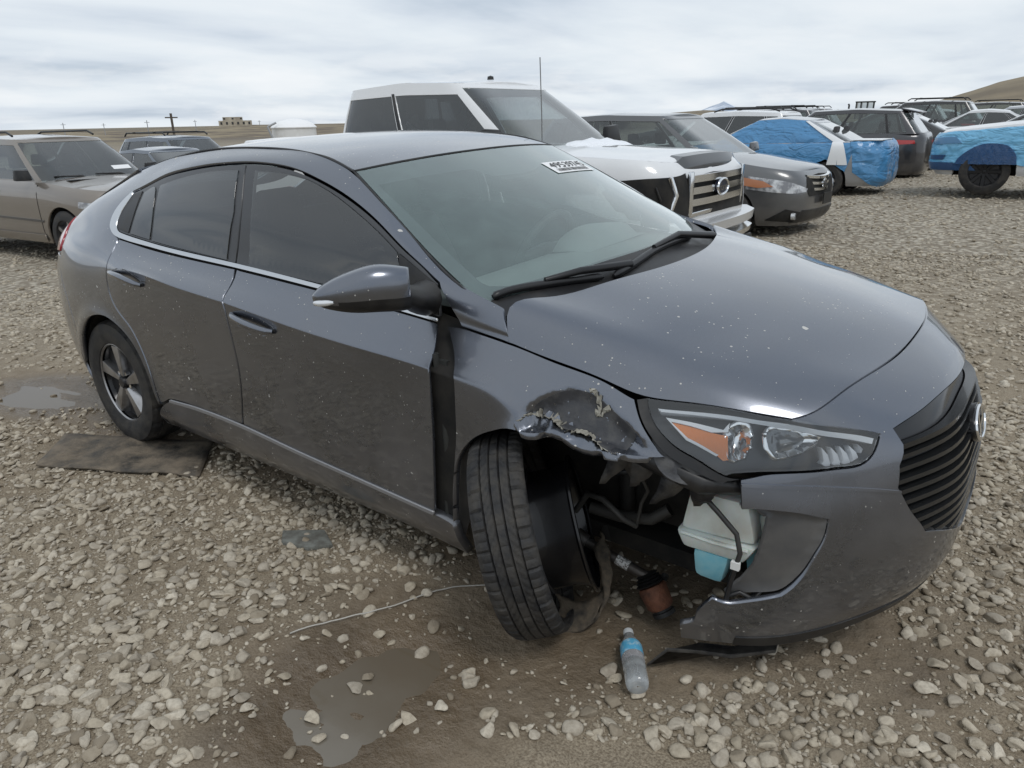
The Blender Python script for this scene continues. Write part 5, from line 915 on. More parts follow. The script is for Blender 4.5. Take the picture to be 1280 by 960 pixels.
def wheel_mtx(c, head, lean=0., flip=1, spin=0.):
    """world pose: c centre, head = rolling direction angle, lean = top towards the outer face"""
    h = Vector((math.cos(head), math.sin(head), 0)); outn = Vector((math.sin(head), -math.cos(head), 0))*flip   # outer face direction
    up = (Vector((0, 0, 1))*math.cos(lean)+outn*math.sin(lean)); y = -(outn*math.cos(lean)-Vector((0, 0, 1))*math.sin(lean)); x = y.cross(up)
    m = Matrix((x, y, up)).transposed().to_4x4() @ Matrix.Rotation(spin, 4, 'Y'); m.translation = c; return LOCAL @ m
make_wheel('rear_wheel', hero, wheel_mtx((.03, -.785, .314), 0)); make_wheel('rear_wheel', hero, wheel_mtx((.03, .785, .314), math.pi, spin=.4)); make_wheel('front_wheel', hero, wheel_mtx((2.70, .785, .314), math.pi))
fw = make_wheel('front_wheel', hero, wheel_mtx((2.48, -.83, .322), -R(56.5), R(15)), n=280, flat=True, tw=.172); fw['label'] = 'twisted front wheel with tyre peeled off its rim'
# peeled-off sidewall folded on the ground, brake and shaft remains
m_ = MB(); V = []; cpts = np.array([toloc(p) for p in [(2.575, -.80, .05), (2.62, -.775, .03), (2.68, -.745, .055), (2.70, -.70, .12), (2.67, -.66, .20), (2.62, -.63, .24)]]); w = _nat(np.arange(6), np.linspace(0, 5, 30))@cpts
for i, p in enumerate(w):
    tw = i/29; d = np.array([-.25+.2*tw, .55, .75-.5*tw]); d /= np.linalg.norm(d); e_ = np.array([.8, .2, .3])
    for q in np.linspace(-1, 1, 9): V.append(p+d*q*.05*(1-.3*tw)+e_*(.018*math.cos(q*1.6)+.004*math.sin(i*1.3+q*4)))
m_.add(V, [(i*9+j, i*9+j+1, (i+1)*9+j+1, (i+1)*9+j) for i in range(29) for j in range(8)]); o = m_.build('torn_sidewall', mat('muddy_rubber', (.08, .066, .05), .9, fn=grime((.03, .028, .025), (.14, .112, .08), 22, .3, .6, .8, .95, .5, 60)), hero, 60); sm = o.modifiers.new('thick', 'SOLIDIFY'); sm.thickness = .012
STEEL = mat('dirty_steel', (.10, .095, .09), .5, .6, fn=grime((.12, .115, .11), (.06, .045, .035), 20, .35, .7)); RUST = mat('rusty_steel', (.16, .06, .03), .75, .1, fn=grime((.22, .085, .045), (.07, .035, .025), 22, .3, .7, .6, .85, .4, 90))
A_ = toloc((2.60, -.62, .205)); B_ = toloc((2.79, -.60, .150)); D_ = toloc((2.865, -.615, .045)); ax_ = (D_-B_).normalized()
m_ = MB(); m_.tube([A_-(B_-A_)*.25, A_, B_], [.016, .016, .016], 12); m_.tube([A_-(B_-A_)*.3, A_-(B_-A_)*.1], [.03, .024], 12); shaft = m_.build('drive_shaft', STEEL, hero, 50)
m_ = MB(); t0 = A_+(B_-A_)*.45; m_.tube([t0, t0+(B_-A_).normalized()*.045], .0172, 12); m_.build('shaft_label', mat('paper_label', (.6, .6, .58), .7, fn=grime((.65, .65, .63), (.2, .19, .18), 160, .48, .52)), shaft, 50)
m_ = MB()
for q in range(4): m_.tube([B_+(D_-B_)*(-.08+.07*q), B_+(D_-B_)*(-.05+.07*q), B_+(D_-B_)*(-.02+.07*q)], [.026+.005*q, .036+.004*q, .026+.005*q], 14)
m_.tube([B_+(D_-B_)*.25+Vector((.03, .02, .03)), B_+(D_-B_)*.1+Vector((.04, .03, .02))], .012, 8); m_.build('joint_boot', mat('boot_rubber', (.015, .015, .015), .6), shaft, 50)
m_ = MB(); m_.tube([B_+(D_-B_)*.22, B_+(D_-B_)*.28, B_+(D_-B_)*.72, B_+(D_-B_)*.80], [.040, .046, .042, .034], 20); m_.build('joint_cup', RUST, shaft, 50)
m_ = MB(); m_.tube([B_+(D_-B_)*.78, B_+(D_-B_)*.86, B_+(D_-B_)*.87, B_+(D_-B_)*.97, B_+(D_-B_)*.98, B_+(D_-B_)*.93], [.030, .030, .036, .036, .022, .018], 20); m_.build('joint_end_seal', mat('boot_rubber', (.015, .015, .015), .6), shaft, 50)
m_ = MB(); m_.tube([(2.56, -.66, .36), (2.60, -.65, .43), (2.66, -.66, .435), (2.70, -.67, .42), (2.73, -.66, .39), (2.76, -.63, .36)], .010, 8); m_.tube([(2.76, -.63, .36), (2.77, -.62, .44), (2.80, -.64, .50), (2.79, -.66, .55)], .006, 8); m_.tube([(2.58, -.6, .35), (2.68, -.58, .34), (2.78, -.57, .36), (2.83, -.55, .40)], .02, 10); m_.build('brake_hose', mat('hose_grey', (.05, .048, .044), .55), hero, 50)
m_ = MB(); m_.tube([(2.55, -.30, .22), (2.62, -.55, .24)], .03, 8); m_.box((2.75, -.2, .2), (.5, .5, .08)); m_.tube([(2.66, -.5, .30), (2.64, -.48, .72)], .028, 10); m_.build('suspension_arm', mat('arm_black', (.02, .019, .018), .6), hero, 40)

# coil spring and strut, brake disc on the bare rim, torn liner scraps hanging in the arch
m_ = MB(); m_.tube([(2.63+.055*math.cos(a), -.47+.055*math.sin(a), .42+.30*a/37.7) for a in np.linspace(0, 37.7, 130)], .009, 6); m_.build('coil_spring', mat('spring_black', (.02, .02, .021), .45), hero, 60)
m_ = MB(); ROT = LOCAL.to_3x3() @ (CARW @ fw.matrix_local).to_3x3(); cc_ = LOCAL @ (CARW @ fw.matrix_local @ Vector((0, .135, -.012))); m_.lathe([(.0, 0), (.14, 0), (.14, .022), (0, .022)], 40, cc_, ROT); m_.lathe([(.0, .02), (.05, .02), (.05, .07), (0, .07)], 24, cc_, ROT); m_.build('brake_disc', STEEL, hero, 40)
r_ = np.random.default_rng(8)
for p0, L in (((2.80, -.80, .70), .12), ((2.88, -.83, .70), .09), ((2.95, -.80, .655), .10), ((3.02, -.78, .64), .07), ((2.76, -.74, .70), .16)):
    V = []; d_ = r_.normal(0, .25, 2)
    for i in range(6):
        t = i/5; w = .035*(1-t*.8); c_ = np.array(p0)+(d_[0]*L*t, d_[1]*L*t*.5, -L*t-.01*math.sin(t*5)); V += [c_+(-w, 0, 0), c_+(w, .01, 0)]
    m_ = MB(); m_.add(V, [(2*i, 2*i+1, 2*i+3, 2*i+2) for i in range(5)]); o = m_.build('torn_liner', SHIELD, hero, 60); sm = o.modifiers.new('thick', 'SOLIDIFY'); sm.thickness = .003
# ================================================================ the other cars
def ring(K, n):
    ph = np.linspace(0, math.pi, 2001); c, s = np.cos(ph), np.sin(ph); x = np.sign(c)*np.abs(c)**(2/n)*2.3; y = np.abs(s)**(2/n)
    L = np.r_[0, np.cumsum(np.hypot(np.diff(x), np.diff(y)))]; return np.interp(np.linspace(0, L[-1], K), L, ph)
def loft(rows, K, n):
    """rows: (xRear, xFront, halfwidth, zfun); right half from tail to nose, then the mirrored left"""
    ph = ring(K, n); P = np.zeros((K, len(rows), 3))
    for j, (xr, xf, hw, zf) in enumerate(rows):
        c, s = np.cos(ph), np.sin(ph); x = (xr+xf)/2-(xf-xr)/2*np.sign(c)*np.abs(c)**(2/n); P[:, j, 0] = x; P[:, j, 1] = -hw*np.abs(s)**(2/n); P[:, j, 2] = zf(x)
    m = np.array([1, -1, 1.]); return np.concatenate([P[1:2]*m, P, P[-2::-1]*m, P[1:2]])
def tab(*pts):
    xs, zs = zip(*sorted(pts)); return lambda x: np.interp(x, xs, zs)
def cap(net, j, sel, crown, name, m, parent, nw=9):
    """a sheet bridging the left and right of row j, crowned: hood, boot lid or roof"""
    K = (len(net.P)-1)//2; A = net.P[1:K+1, j]; A = A[(A[:, 0] > sel[0]) & (A[:, 0] < sel[1])]
    if len(A) < 2: return None
    w = _nat(np.arange(len(A)), np.linspace(0, len(A)-1, len(A)*2)) if len(A) > 2 else np.eye(2); A = w@A; f = np.linspace(-1, 1, nw); hwm = np.abs(A[:, 1]).max(); V = []
    for a in A: V += [(a[0], a[1]*-t*-1 if False else a[1]*t, a[2]+crown*(1-t*t)*(abs(a[1])/hwm)) for t in f]
    F = [(i*nw+k, i*nw+k+1, (i+1)*nw+k+1, (i+1)*nw+k) for i in range(len(A)-1) for k in range(nw-1)]
    o = mesh_obj(name, V, F, m, parent, True); bm = bmesh.new(); bm.from_mesh(o.data); bmesh.ops.recalc_face_normals(bm, faces=bm.faces)
    if sum(p.normal.z for p in bm.faces) < 0: bmesh.ops.reverse_faces(bm, faces=bm.faces)
    bm.to_mesh(o.data); bm.free(); return o
BGL = glass('car_glass', (.55, .61, .60), .07, .02, 1., (.38, .42, .42)); BGD = glass('privacy_glass', (.05, .055, .06), .08, .02)
CABIN = mat('cabin_grey', (.06, .06, .062), .85)
WM = {}
def wheel_meshes(r, w, kind):
    k = (round(r, 3), kind)
    if k not in WM:
        rr = r*.64; q = MB(); q.lathe([(rr, -w*.42), (rr+.01, -w*.5), (r*.9, -w*.5), (r, -w*.38), (r, w*.38), (r*.9, w*.5), (rr, w*.45)], 40); t = q.build('tyre', RUBBER, None, 40)
        q = MB(); q.lathe([(0, -w*.20), (rr*.9, -w*.22), (rr, -w*.42), (rr+.006, -w*.44), (rr+.006, -w*.38), (rr*.95, -w*.1), (0, -w*.05)], 32); d = q.build('rim', ALLOYD if kind != 'steel' else mat('grey_rim', (.25, .25, .25), .4, .6), None, 40)
        q = MB(); m = {'alloy': ALLOY, 'black': mat('satin_black_rim', (.012, .012, .013), .3, .3), 'steel': ALLOY}[kind]; nS = 5 if kind == 'alloy' else 8
        for i in range(nS):
            a = 2*math.pi*i/nS; e = lambda rad, t, y: (rad*math.cos(a+t), y, rad*math.sin(a+t)); q.hexa([e(.03, -.9, -w*.2), e(rr, -.16, -w*.2), e(rr, .16, -w*.2), e(.03, .9, -w*.2), e(.03, -.8, -w*.36), e(rr, -.11, -w*.42), e(rr, .11, -w*.42), e(.03, .8, -w*.36)])
        s = q.build('spokes', m, None, 30); q = MB(); q.lathe([(0, -w*.45), (.03, -w*.44), (.036, -w*.3)], 16); c = q.build('hub_cap', m if kind == 'black' else CHROME, None, 40)
        WM[k] = [t.data, d.data, s.data, c.data]
        for o in (t, d, s, c): bpy.data.objects.remove(o)
    return WM[k]
class Car:
    def __init__(s, name, label, pos, head, paint_m, xF, xR, hw, wb, wr, zs, hood, belt, gh, n=7, group='cars parked in rows behind', wheel='alloy', roof_m=None, arch=1.13, cat='car', wtop=.86, glass_m=None, rear_glass=None, pillars=None, steer=0.):
        z0 = float(gz(np.array([pos[0]]), np.array([pos[1]]))[0]) if len(pos) < 3 else pos[2]
        s.root = empty(name, (pos[0], pos[1], z0), head); tag(s.root, label, cat, group); r = s.root; s.m = paint_m
        (zhf, zhc) = hood; (xw, xh, xrr, xrb, zr, yb, yr) = gh; s.gh = gh
        top = tab((xF, zhf), (xF-.25, zhf+.05), (xw, zhc), *belt); s.top = top; s.hw, s.wr, s.wb, s.xF, s.xR = hw, wr, wb, xF, xR
        mid = lambda f: (lambda x: zs+(top(x)-zs)*f); fl = lambda z: (lambda x: np.full_like(np.asarray(x, float), z))
        s.tub = Net(loft([(xR+.08, xF-.10, hw-.05, fl(zs)), (xR+.01, xF-.02, hw-.012, fl(zs+.11)), (xR, xF, hw, mid(.45)), (xR+.02, xF-.015, hw-.004, mid(.76)), (xR+.05, xF-.05, hw-.03, mid(.92)), (xR+.10, xF-.13, hw-.085, top)], 27, n)); T = s.tub
        s.C = T.ks[27]; s.s0 = T.ks[1]; half = (s.s0, s.C, 0, T.kt[-1]); s.half = half
        def arch_uv(xc):
            Ra = wr*arch; a = np.radians(np.linspace(200, -20, 13)); pts = np.stack([xc+Ra*np.cos(a), wr+Ra*np.sin(a)], 1); pts = pts[pts[:, 1] > zs+.03]
            uv = T.inv(pts, XZ, (T.ks[4], T.ks[24], 0, T.kt[-1])); e0 = T.inv(np.array([[pts[0, 0]-.01, zs+.004]]), XZ, (T.ks[4], T.ks[24], 0, T.kt[1])); e1 = T.inv(np.array([[pts[-1, 0]+.01, zs+.004]]), XZ, (T.ks[4], T.ks[24], 0, T.kt[1])); e0[:, 1] = e1[:, 1] = 0
            return np.concatenate([e0, uv, e1])
        A = np.concatenate([[(s.s0, 0)], arch_uv(-wb), arch_uv(0), [(s.C, 0), (s.C, T.kt[-1])], [(k, T.kt[-1]) for k in np.linspace(s.C, s.s0, 30)[1:]]])
        s.outline = A
        for q in (A, s.mirr(A)): panel('body_side', T, q, paint_m, r, res=.09, gap=0, depth=.03, corner=50)
        s.hood = cap(T, 5, (xw-.25, 99), .045, 'hood', paint_m, r); s.deck = cap(T, 5, (-99, xrb+.3), .03, 'rear_deck', paint_m, r)
        zbw = lambda x: top(x)-.012; G = s.G = Net(loft([(xrb, xw, yb, zbw), (xrb+(xrr-xrb)*.5, xw+(xh-xw)*.5, yb+(yr-yb)*.42, lambda x: top(x)*.5+.5*zr-.01), (xrr, xh, yr, tab((xrr, zr-.05), ((xrr+xh)/2, zr), (xh, zr-.03)))], 27, 9), True)
        s.GC = G.ks[27]; s.g0 = G.ks[1]; gt = G.kt[-1]; K = G.P[1:28]
        def sx(x): return float(np.interp(x, K[3:-3, 0, 0], G.ks[4:25]))
        s.sx = sx; pil = pillars or [xw-.25, xw-.30-(xw-.30-xrb)*.40, xw-.30-(xw-.30-xrb)*.78, xrb+.22]; s.pil = pil
        wins = [np.array([(sx(pil[i+1])+.045, gt*.05), (sx(pil[i])-.03, gt*.05), (sx(pil[i])-.03, gt*wtop), (sx(pil[i+1])+.045, gt*wtop)]) for i in range(len(pil)-1)]; s.wins = wins
        fs = sx(xw-.16); hole_f = np.array([(fs, gt*.02), (s.GC, gt*.02), (s.GC, gt*.93), (fs, gt*.93)]); rs_ = sx(xrb+.12); hole_r = np.array([(s.g0, gt*.06), (rs_, gt*.06), (rs_, gt*.9), (s.g0, gt*.9)])
        full = lambda a: np.array([a[0], (2*s.GC-a[0][0], a[0][1]), (2*s.GC-a[3][0], a[3][1]), a[3]])
        W_ = full(hole_f); gm = glass_m or BGL; rgm = rear_glass or gm; Rm = roof_m or paint_m
        base = np.array([(s.g0, 0), (s.GC*2-s.g0, 0), (s.GC*2-s.g0, gt), (s.g0, gt)])
        panel('pillars', G, [base, W_]+wins+[s.gm(w) for w in wins]+[hole_r, s.gm(hole_r)], Rm, r, res=.12, rt=.06, gap=0, depth=.02, smooth=False)
        panel('windscreen', G, W_, gm, r, res=.1, gap=-.01, depth=.004, off=-.006, smooth=False)
        for i, w in enumerate(wins):
            for q in (w, s.gm(w)): panel('side_window', G, q, gm if i == 0 else rgm, r, res=.1, gap=-.01, depth=.004, off=-.008, smooth=False)
        for q in (hole_r, s.gm(hole_r)): panel('rear_window', G, q, rgm, r, res=.1, gap=-.01, depth=.004, off=-.008, smooth=False)
        for i in range(len(wins)-1):
            bp_ = np.array([(wins[i+1][1][0]+.012, gt*.05), (wins[i][0][0]-.012, gt*.05), (wins[i][3][0]-.012, gt*.86), (wins[i+1][2][0]+.012, gt*.86)])
            for q in (bp_, s.gm(bp_)): panel('pillar_cover', G, q, BLACKP, r, res=.1, gap=0, depth=.004, off=.003, smooth=False)
        s.roof = cap(G, 2, (-99, 99), .035, 'roof', Rm, r)
        q = MB(); hb = hw-.30; q.box(((xF+xR)/2, 0, zs+.09), (xF-xR-.5, hb*2, .14)); q.box((-wb/2, 0, zs+.12), (wb-2.4*wr, hw*2-.14, .16)); q.box(((xw+.1+xF)/2-.05, 0, zs+.3), (xF-xw-.45, hb*2, .5)); q.box((xR+.55, 0, zs+.25), (.8, hb*2, .4)); q.build('underbody', DARK, r)
        q = MB(); zb = float(top(-wb/2)); q.hexa([(xw-.15, -yb+.1, zb-.12), (xw+.02, -yb+.1, zb-.10), (xw+.02, yb-.1, zb-.10), (xw-.15, yb-.1, zb-.12), (xw-.5, -yb+.1, zb-.08), (xw-.02, -yb+.1, zb-.05), (xw-.02, yb-.1, zb-.05), (xw-.5, yb-.1, zb-.08)]); q.build('dashboard', CABIN, r, 40, .02)
        for x_ in (xw-1.35, xw-2.2):
            for y_ in (-.38, .38):
                q = MB(); q.hexa([(x_-.05, y_-.24, zs+.3), (x_+.1, y_-.24, zs+.3), (x_+.1, y_+.24, zs+.3), (x_-.05, y_+.24, zs+.3), (x_-.22, y_-.2, zb+.10), (x_-.12, y_-.2, zb+.12), (x_-.12, y_+.2, zb+.12), (x_-.22, y_+.2, zb+.10)]); q.hexa([(x_-.23, y_-.12, zb+.13), (x_-.14, y_-.12, zb+.13), (x_-.14, y_+.12, zb+.13), (x_-.23, y_+.12, zb+.13), (x_-.25, y_-.1, zb+.3), (x_-.17, y_-.1, zb+.3), (x_-.17, y_+.1, zb+.3), (x_-.25, y_+.1, zb+.3)]); q.build('seat', CABIN, r, 40, .03)
        tm = wheel_meshes(wr, .24, wheel)
        for x_ in (0, -wb):
            for sg in (-1, 1):
                w = empty('wheel', (x_, sg*(hw-.135), wr), (0 if sg < 0 else math.pi)+(steer if x_ == 0 else 0), r)
                for me_, nm in zip(tm, ('tyre', 'rim', 'spokes', 'hub_cap')): link(bpy.data.objects.new(nm, me_), w)
                q = MB(); a = np.radians(np.linspace(-10, 190, 15)); Ra = wr*arch*1.01; yo, yi = sg*(hw-.06), sg*(hw-.36); VV_ = [(x_+Ra*math.cos(t), y_, wr+Ra*math.sin(t)) for y_ in (yo, yi) for t in a]; q.add(VV_, [(i, i+1, 15+i+1, 15+i) for i in range(14)]+[tuple(range(15, 30))]); q.build('wheel_liner', DARK, r)
    def mirr(s, a): return np.stack([2*s.C-a[:, 0], a[:, 1]], 1)[::-1]
    def gm(s, a): return np.stack([2*s.GC-a[:, 0], a[:, 1]], 1)[::-1]
    def sidep(s, name, xz, m, sides=(-1, 1), **kw):
        uv = s.tub.inv(np.array(xz, float), XZ, (s.tub.ks[2], s.tub.ks[26], 0, s.tub.kt[-1])); kw = dict(dict(res=.05, gap=0, depth=.008, off=.006), **kw); return [panel(name, s.tub, uv if g < 0 else s.mirr(uv), m, s.root, **kw) for g in sides]
    def endp(s, name, yz, m, front=True, sides=(-1,), full=False, **kw):
        """patch on the nose or tail, outline in (y,z); full = outline spans both halves given for y<=0"""
        rg = (s.tub.ks[17], s.C+.001, 0, s.tub.kt[-1]) if front else (s.s0, s.tub.ks[10], 0, s.tub.kt[-1]); uv = s.tub.inv(np.array(yz, float), YZ, rg); kw = dict(dict(res=.05, gap=0, depth=.01, off=.008), **kw)
        if full and front: return [panel(name, s.tub, np.concatenate([uv, s.mirr(uv)]), m, s.root, **kw)]
        return [panel(name, s.tub, uv if g < 0 else s.mirr(uv), m, s.root, **kw) for g in sides]
    def mirrors(s, m, z=None, sz=1.):
        x = s.pil[0]-.02; zb = float(s.top(x))
        for sg in (-1, 1):
            q = MB(); q.hexa([(x-.04, sg*(s.gh[5]+.03), zb+.02), (x+.04, sg*(s.gh[5]+.03), zb+.02), (x+.06, sg*(s.gh[5]+.24*sz), zb+.03), (x-.04, sg*(s.gh[5]+.24*sz), zb+.03), (x-.04, sg*(s.gh[5]+.06), zb+.15*sz), (x+.03, sg*(s.gh[5]+.06), zb+.15*sz), (x+.03, sg*(s.gh[5]+.22*sz), zb+.16*sz), (x-.04, sg*(s.gh[5]+.22*sz), zb+.16*sz)]); q.build('door_mirror', m, s.root, 40, .025)
    def doors(s, m=None):
        """dark shut lines and handles down both flanks"""
        zs = .34; P = s.pil
        for x in [P[0]+.13]+P[1:3]:
            for sg in (-1, 1):
                zt = float(s.top(x)); pts = s.tub(s.tub.inv(np.array([(x, z) for z in np.linspace(zs, zt-.03, 7)]), XZ, (s.tub.ks[2], s.tub.ks[26], 0, s.tub.kt[-1]))); pts[:, 1] *= -sg; q = MB(); q.tube(pts, .005, 5); q.build('door_gap', DARK, s.root)
        for x in (P[1]+.22, P[2]+.2):
            for sg in (-1, 1):
                zt = float(s.top(x))-.14; p = s.tub(s.tub.inv(np.array([(x-.1, zt), (x+.1, zt)]), XZ, (s.tub.ks[2], s.tub.ks[26], 0, s.tub.kt[-1]))); p[:, 1] *= -sg; q = MB(); q.tube([p[0], p[0]+(.02, sg*.03, 0), p[1]+(-.02, sg*.03, 0), p[1]], .013, 6); q.build('door_handle', m or s.m, s.root, 50)
    def bar(s, name, pts, r, m): q = MB(); q.tube(pts, r, 8); return q.build(name, m, s.root, 50)
LAMP = mat('head_lamp', (.55, .56, .57), .1, .3, 1., fn=grime((.62, .63, .64), (.2, .2, .21), 9, .4, .6)); REDL = mat('red_lamp', (.42, .02, .02), .15, 0, 1.); AMBL = mat('amber_lamp', (.48, .2, .1), .2, 0, 1.)
def lamps(c, zf, zr, hz=.14, wy=.30, yo=.06, tail=True):
    hw = c.hw
    c.endp('headlamp', [(-(hw-yo), zf+.03), (-(hw-yo-wy*.8), zf-.02), (-(hw-yo-wy), zf+hz*.55-.02), (-(hw-yo)+.01, zf+hz*.8)], LAMP, True, (-1, 1), corner=10)
    if tail: c.endp('tail_lamp', [(-(hw-.05), zr-.02), (-(hw-.05-wy*.35), zr), (-(hw-.05-wy*.35), zr+hz*.5), (-(hw-.05), zr+hz*.6)], REDL, False, (-1, 1), corner=10)
WHITE = paint('white_paint', (.74, .745, .75), 0., .3, .05, False, .35, .8); WHITE2 = paint('dirty_white_paint', (.62, .625, .63), 0., .35, .1, False, .4, .7)
GOLD = paint('gold_grey_paint', (.235, .205, .175), .55, .3, .1, False, .4, .8); GREYC = paint('mid_grey_paint', (.12, .122, .126), .6, .3, .1, False, .35, .7); BLACKC = paint('black_paint', (.012, .012, .013), .1, .25, .1, False, .3, .6); CHAR = paint('charcoal_paint', (.05, .05, .055), .6, .3, .1, False, .3, .7); SILV = paint('silver_paint', (.42, .43, .45), .7, .3, .1, False, .3, .7); SLATE = paint('slate_paint', (.13, .15, .18), .6, .3, .1, False, .3, .7)
def film(t, b, c1, c2):
    v = objvec(t); mp = N(t, 'ShaderNodeMapping'); mp.inputs['Rotation'].default_value = (0, R(35), 0); mp.inputs['Scale'].default_value = (1, 1, 2.2); t.links.new(v, mp.inputs[0])
    n1 = noise(t, mp.outputs[0], 1.9, 3, .45, 1.2); n2 = noise(t, v, 4, 3, .5, 1.5); t.links.new(mixc(t, n2, c1, c2), b.inputs['Base Color']); rg = M(t, 'ABSOLUTE', M(t, 'SUBTRACT', n1, .5)); bump(t, b, M(t, 'ADD', M(t, 'MULTIPLY', rg, 2.2), M(t, 'MULTIPLY', n2, .5)), .7, .07)
def wrap_fn(t, b):
    film(t, b, (.06, .22, .44), (.085, .27, .50))
WRAP = mat('blue_film', (.07, .28, .56), .28, 0, .5, fn=wrap_fn)
def wrap_fn2(t, b):
    film(t, b, (.15, .43, .67), (.19, .48, .72))
WRAP2 = mat('pale_blue_film', (.16, .44, .70), .28, 0, .5, fn=wrap_fn2); WRAPD = mat('dark_blue_film', (.02, .09, .24), .3, 0, .5, fn=lambda t, b: bump(t, b, N(t, 'ShaderNodeTexWave', bands_direction='Z', i_Scale=9, i_Distortion=6.).outputs[1], .6, .03)); TAPE = mat('white_tape_strip', (.78, .79, .8), .45)
SNOW = mat('snow', (.82, .84, .87), .7, fn=lambda t, b: bump(t, b, noise(t, objvec(t), 18, 5), .6, .03))
# ---- white pickup behind the hatchback
PK_ = Car('pickup_truck', 'white crew cab pickup with smashed front corner behind the hatchback', (.156, 3.9, -.073), R(0.3), WHITE, .93, -4.95, 1.0, 3.68, .40, .40, (1.20, 1.30), [(-3.1, 1.30), (-3.2, 1.36), (-4.95, 1.40)], (-.42, -1.32, -2.98, -3.12, 1.94, .87, .70), n=10, cat='pickup', rear_glass=BGD, pillars=[-.70, -1.98, -3.0], wtop=.83)
PK_.mirrors(BLACKP, sz=1.3); PK_.doors(CHROME)
q = MB(); q.box((-4.0, 0, 1.30), (1.7, 1.66, .05)); q.build('bed_floor', DARK, PK_.root)
DEF = mat('bug_shield', (.06, .063, .068), .3, 0, .4)
V = []; ys = np.linspace(-.70, .86, 21)
for y in ys:
    xx = .80-.10*(abs(y)/.86)**3; zt = 1.255-.03*(y/.8)**2-(.0 if y > -.5 else .03); V += [(xx-.07, y, zt+.03), (xx+.03, y, zt+.018), (xx+.07, y, zt-.06), (xx+.065, y, zt-.13)]
q = MB(); q.add(V, [(i*4+k, i*4+k+1, (i+1)*4+k+1, (i+1)*4+k) for i in range(20) for k in range(3)]); o = q.build('bug_deflector', DEF, PK_.root, 50); sm = o.modifiers.new('thick', 'SOLIDIFY'); sm.thickness = .008
PK_.endp('grille_opening', [(0, .78), (-.78, .78), (-.78, 1.10), (0, 1.12)], DARK, True, full=True, off=.004, res=.08, corner=10)
g = empty('grille', parent=PK_.root)
def gp(y, z, x=.94): return (x-.05*(abs(y)/.75)**2, y, z)
for z in (1.09, .995, .90):
    q = MB(); P = [gp(y, z) for y in np.linspace(-.50, .60, 15)]; n = len(P); q.add([(a+dx, b, c+dz) for dx, dz in ((.0, .03), (.025, .028), (.025, -.028), (.0, -.03)) for a, b, c in P], [(k*n+i, k*n+i+1, (k+1)*n+i+1, (k+1)*n+i) for k in range(3) for i in range(n-1)]); q.build('grille_bar', CHROME, g, 40)
for ya, yb_ in ((-.56, -.50), (.60, .67)):
    q = MB(); q.hexa([gp(ya, .80), gp(ya, .80, .97), gp(yb_, .80, .97), gp(yb_, .80), gp(ya, 1.15), gp(ya, 1.15, .97), gp(yb_, 1.15, .97), gp(yb_, 1.15)]); q.build('grille_surround', CHROME, g, 30, .006)
q = MB(); q.hexa([gp(-.54, .78), gp(-.54, .78, .965), gp(.66, .78, .965), gp(.66, .78), gp(-.54, .82), gp(-.54, .82, .965), gp(.66, .82, .965), gp(.66, .82)]); q.build('grille_surround', CHROME, g, 30, .006)
ov = [(.985, .115*math.cos(a)+.03, .997+.066*math.sin(a)) for a in np.linspace(0, 2*math.pi, 33)]; q = MB(); q.prism(ov[:-1], (-.03, 0, 0), (0, 0, 0)); eb = q.build('emblem', mat('emblem_grey', (.012, .016, .035), .35), PK_.root, 30); q = MB(); q.tube(ov, .012, 6, False); q.build('emblem_ring', CHROME, eb, 60)
cu_ = bpy.data.curves.new('lettering', 'FONT'); cu_.body = 'Ford'; cu_.size = 1.; cu_.shear = .3; to = link(bpy.data.objects.new('lettering', cu_)); bpy.context.view_layer.update()
tm = to.evaluated_get(bpy.context.evaluated_depsgraph_get()).to_mesh(); tv = np.array([tuple(v.co[:2]) for v in tm.vertices]); tf = [tuple(p.vertices) for p in tm.polygons]; bpy.data.objects.remove(to)
tx = (tv[:, 0]-tv[:, 0].min())/np.ptp(tv[:, 0])-.5; ty = (tv[:, 1]-tv[:, 1].min())/np.ptp(tv[:, 1])-.5
mesh_obj('emblem_lettering', [(.9885, .03+.16*x, .997+.062*y) for x, y in zip(tx, ty)], tf, CHROME, eb)
# smashed headlamp cavity, bent fender lip, crooked chrome strip
PK_.endp('smashed_lamp_cavity', [(-.97, .80), (-.60, .76), (-.56, 1.14), (-.98, 1.08)], DARK, True, (-1,), off=.006, corner=10); PK_.sidep('smashed_lamp_cavity', [(.86, .80), (.50, .86), (.36, 1.0), (.42, 1.05), (.87, 1.07)], DARK, (-1,), off=.005, corner=10)
PK_.endp('headlamp', [(-.97, .80), (-.70, .78), (-.70, 1.12), (-.96, 1.10)], LAMP, True, (1,), corner=10)
PK_.bar('bent_trim', [(.86, -.78, 1.12), (.90, -.74, .98), (.86, -.80, .80)], .028, CHROME); PK_.bar('hanging_wire', [(.8, -.9, 1.05), (.84, -.88, .95), (.80, -.86, .88)], .008, BLACKP)
BC = mat('bumper_white_chrome', (.7, .71, .72), .22, .5)
def bumper_beam(name, z0, z1, xo, y0, y1, m):
    q = MB(); ys = np.linspace(y0, y1, 17); V = []
    for y in ys:
        x = xo-.10*(abs(y)/1.0)**3; V += [(x-.12, y, z0), (x+.05, y, z0+.02), (x+.06, y, z1-.03), (x-.02, y, z1), (x-.12, y, z1)]
    n = 5; q.add(V, [(i*n+k, i*n+(k+1) % n, (i+1)*n+(k+1) % n, (i+1)*n+k) for i in range(16) for k in range(n)]+[tuple(range(n))[::-1], tuple(16*n+k for k in range(n))]); return q.build(name, m, PK_.root, 40)
bumper_beam('front_bumper', .615, .745, .985, -.80, .97, BC); bumper_beam('bumper_valance', .50, .60, .975, -.72, .97, CHROME); bumper_beam('air_dam', .30, .49, .93, -.72, .93, BLACKP)
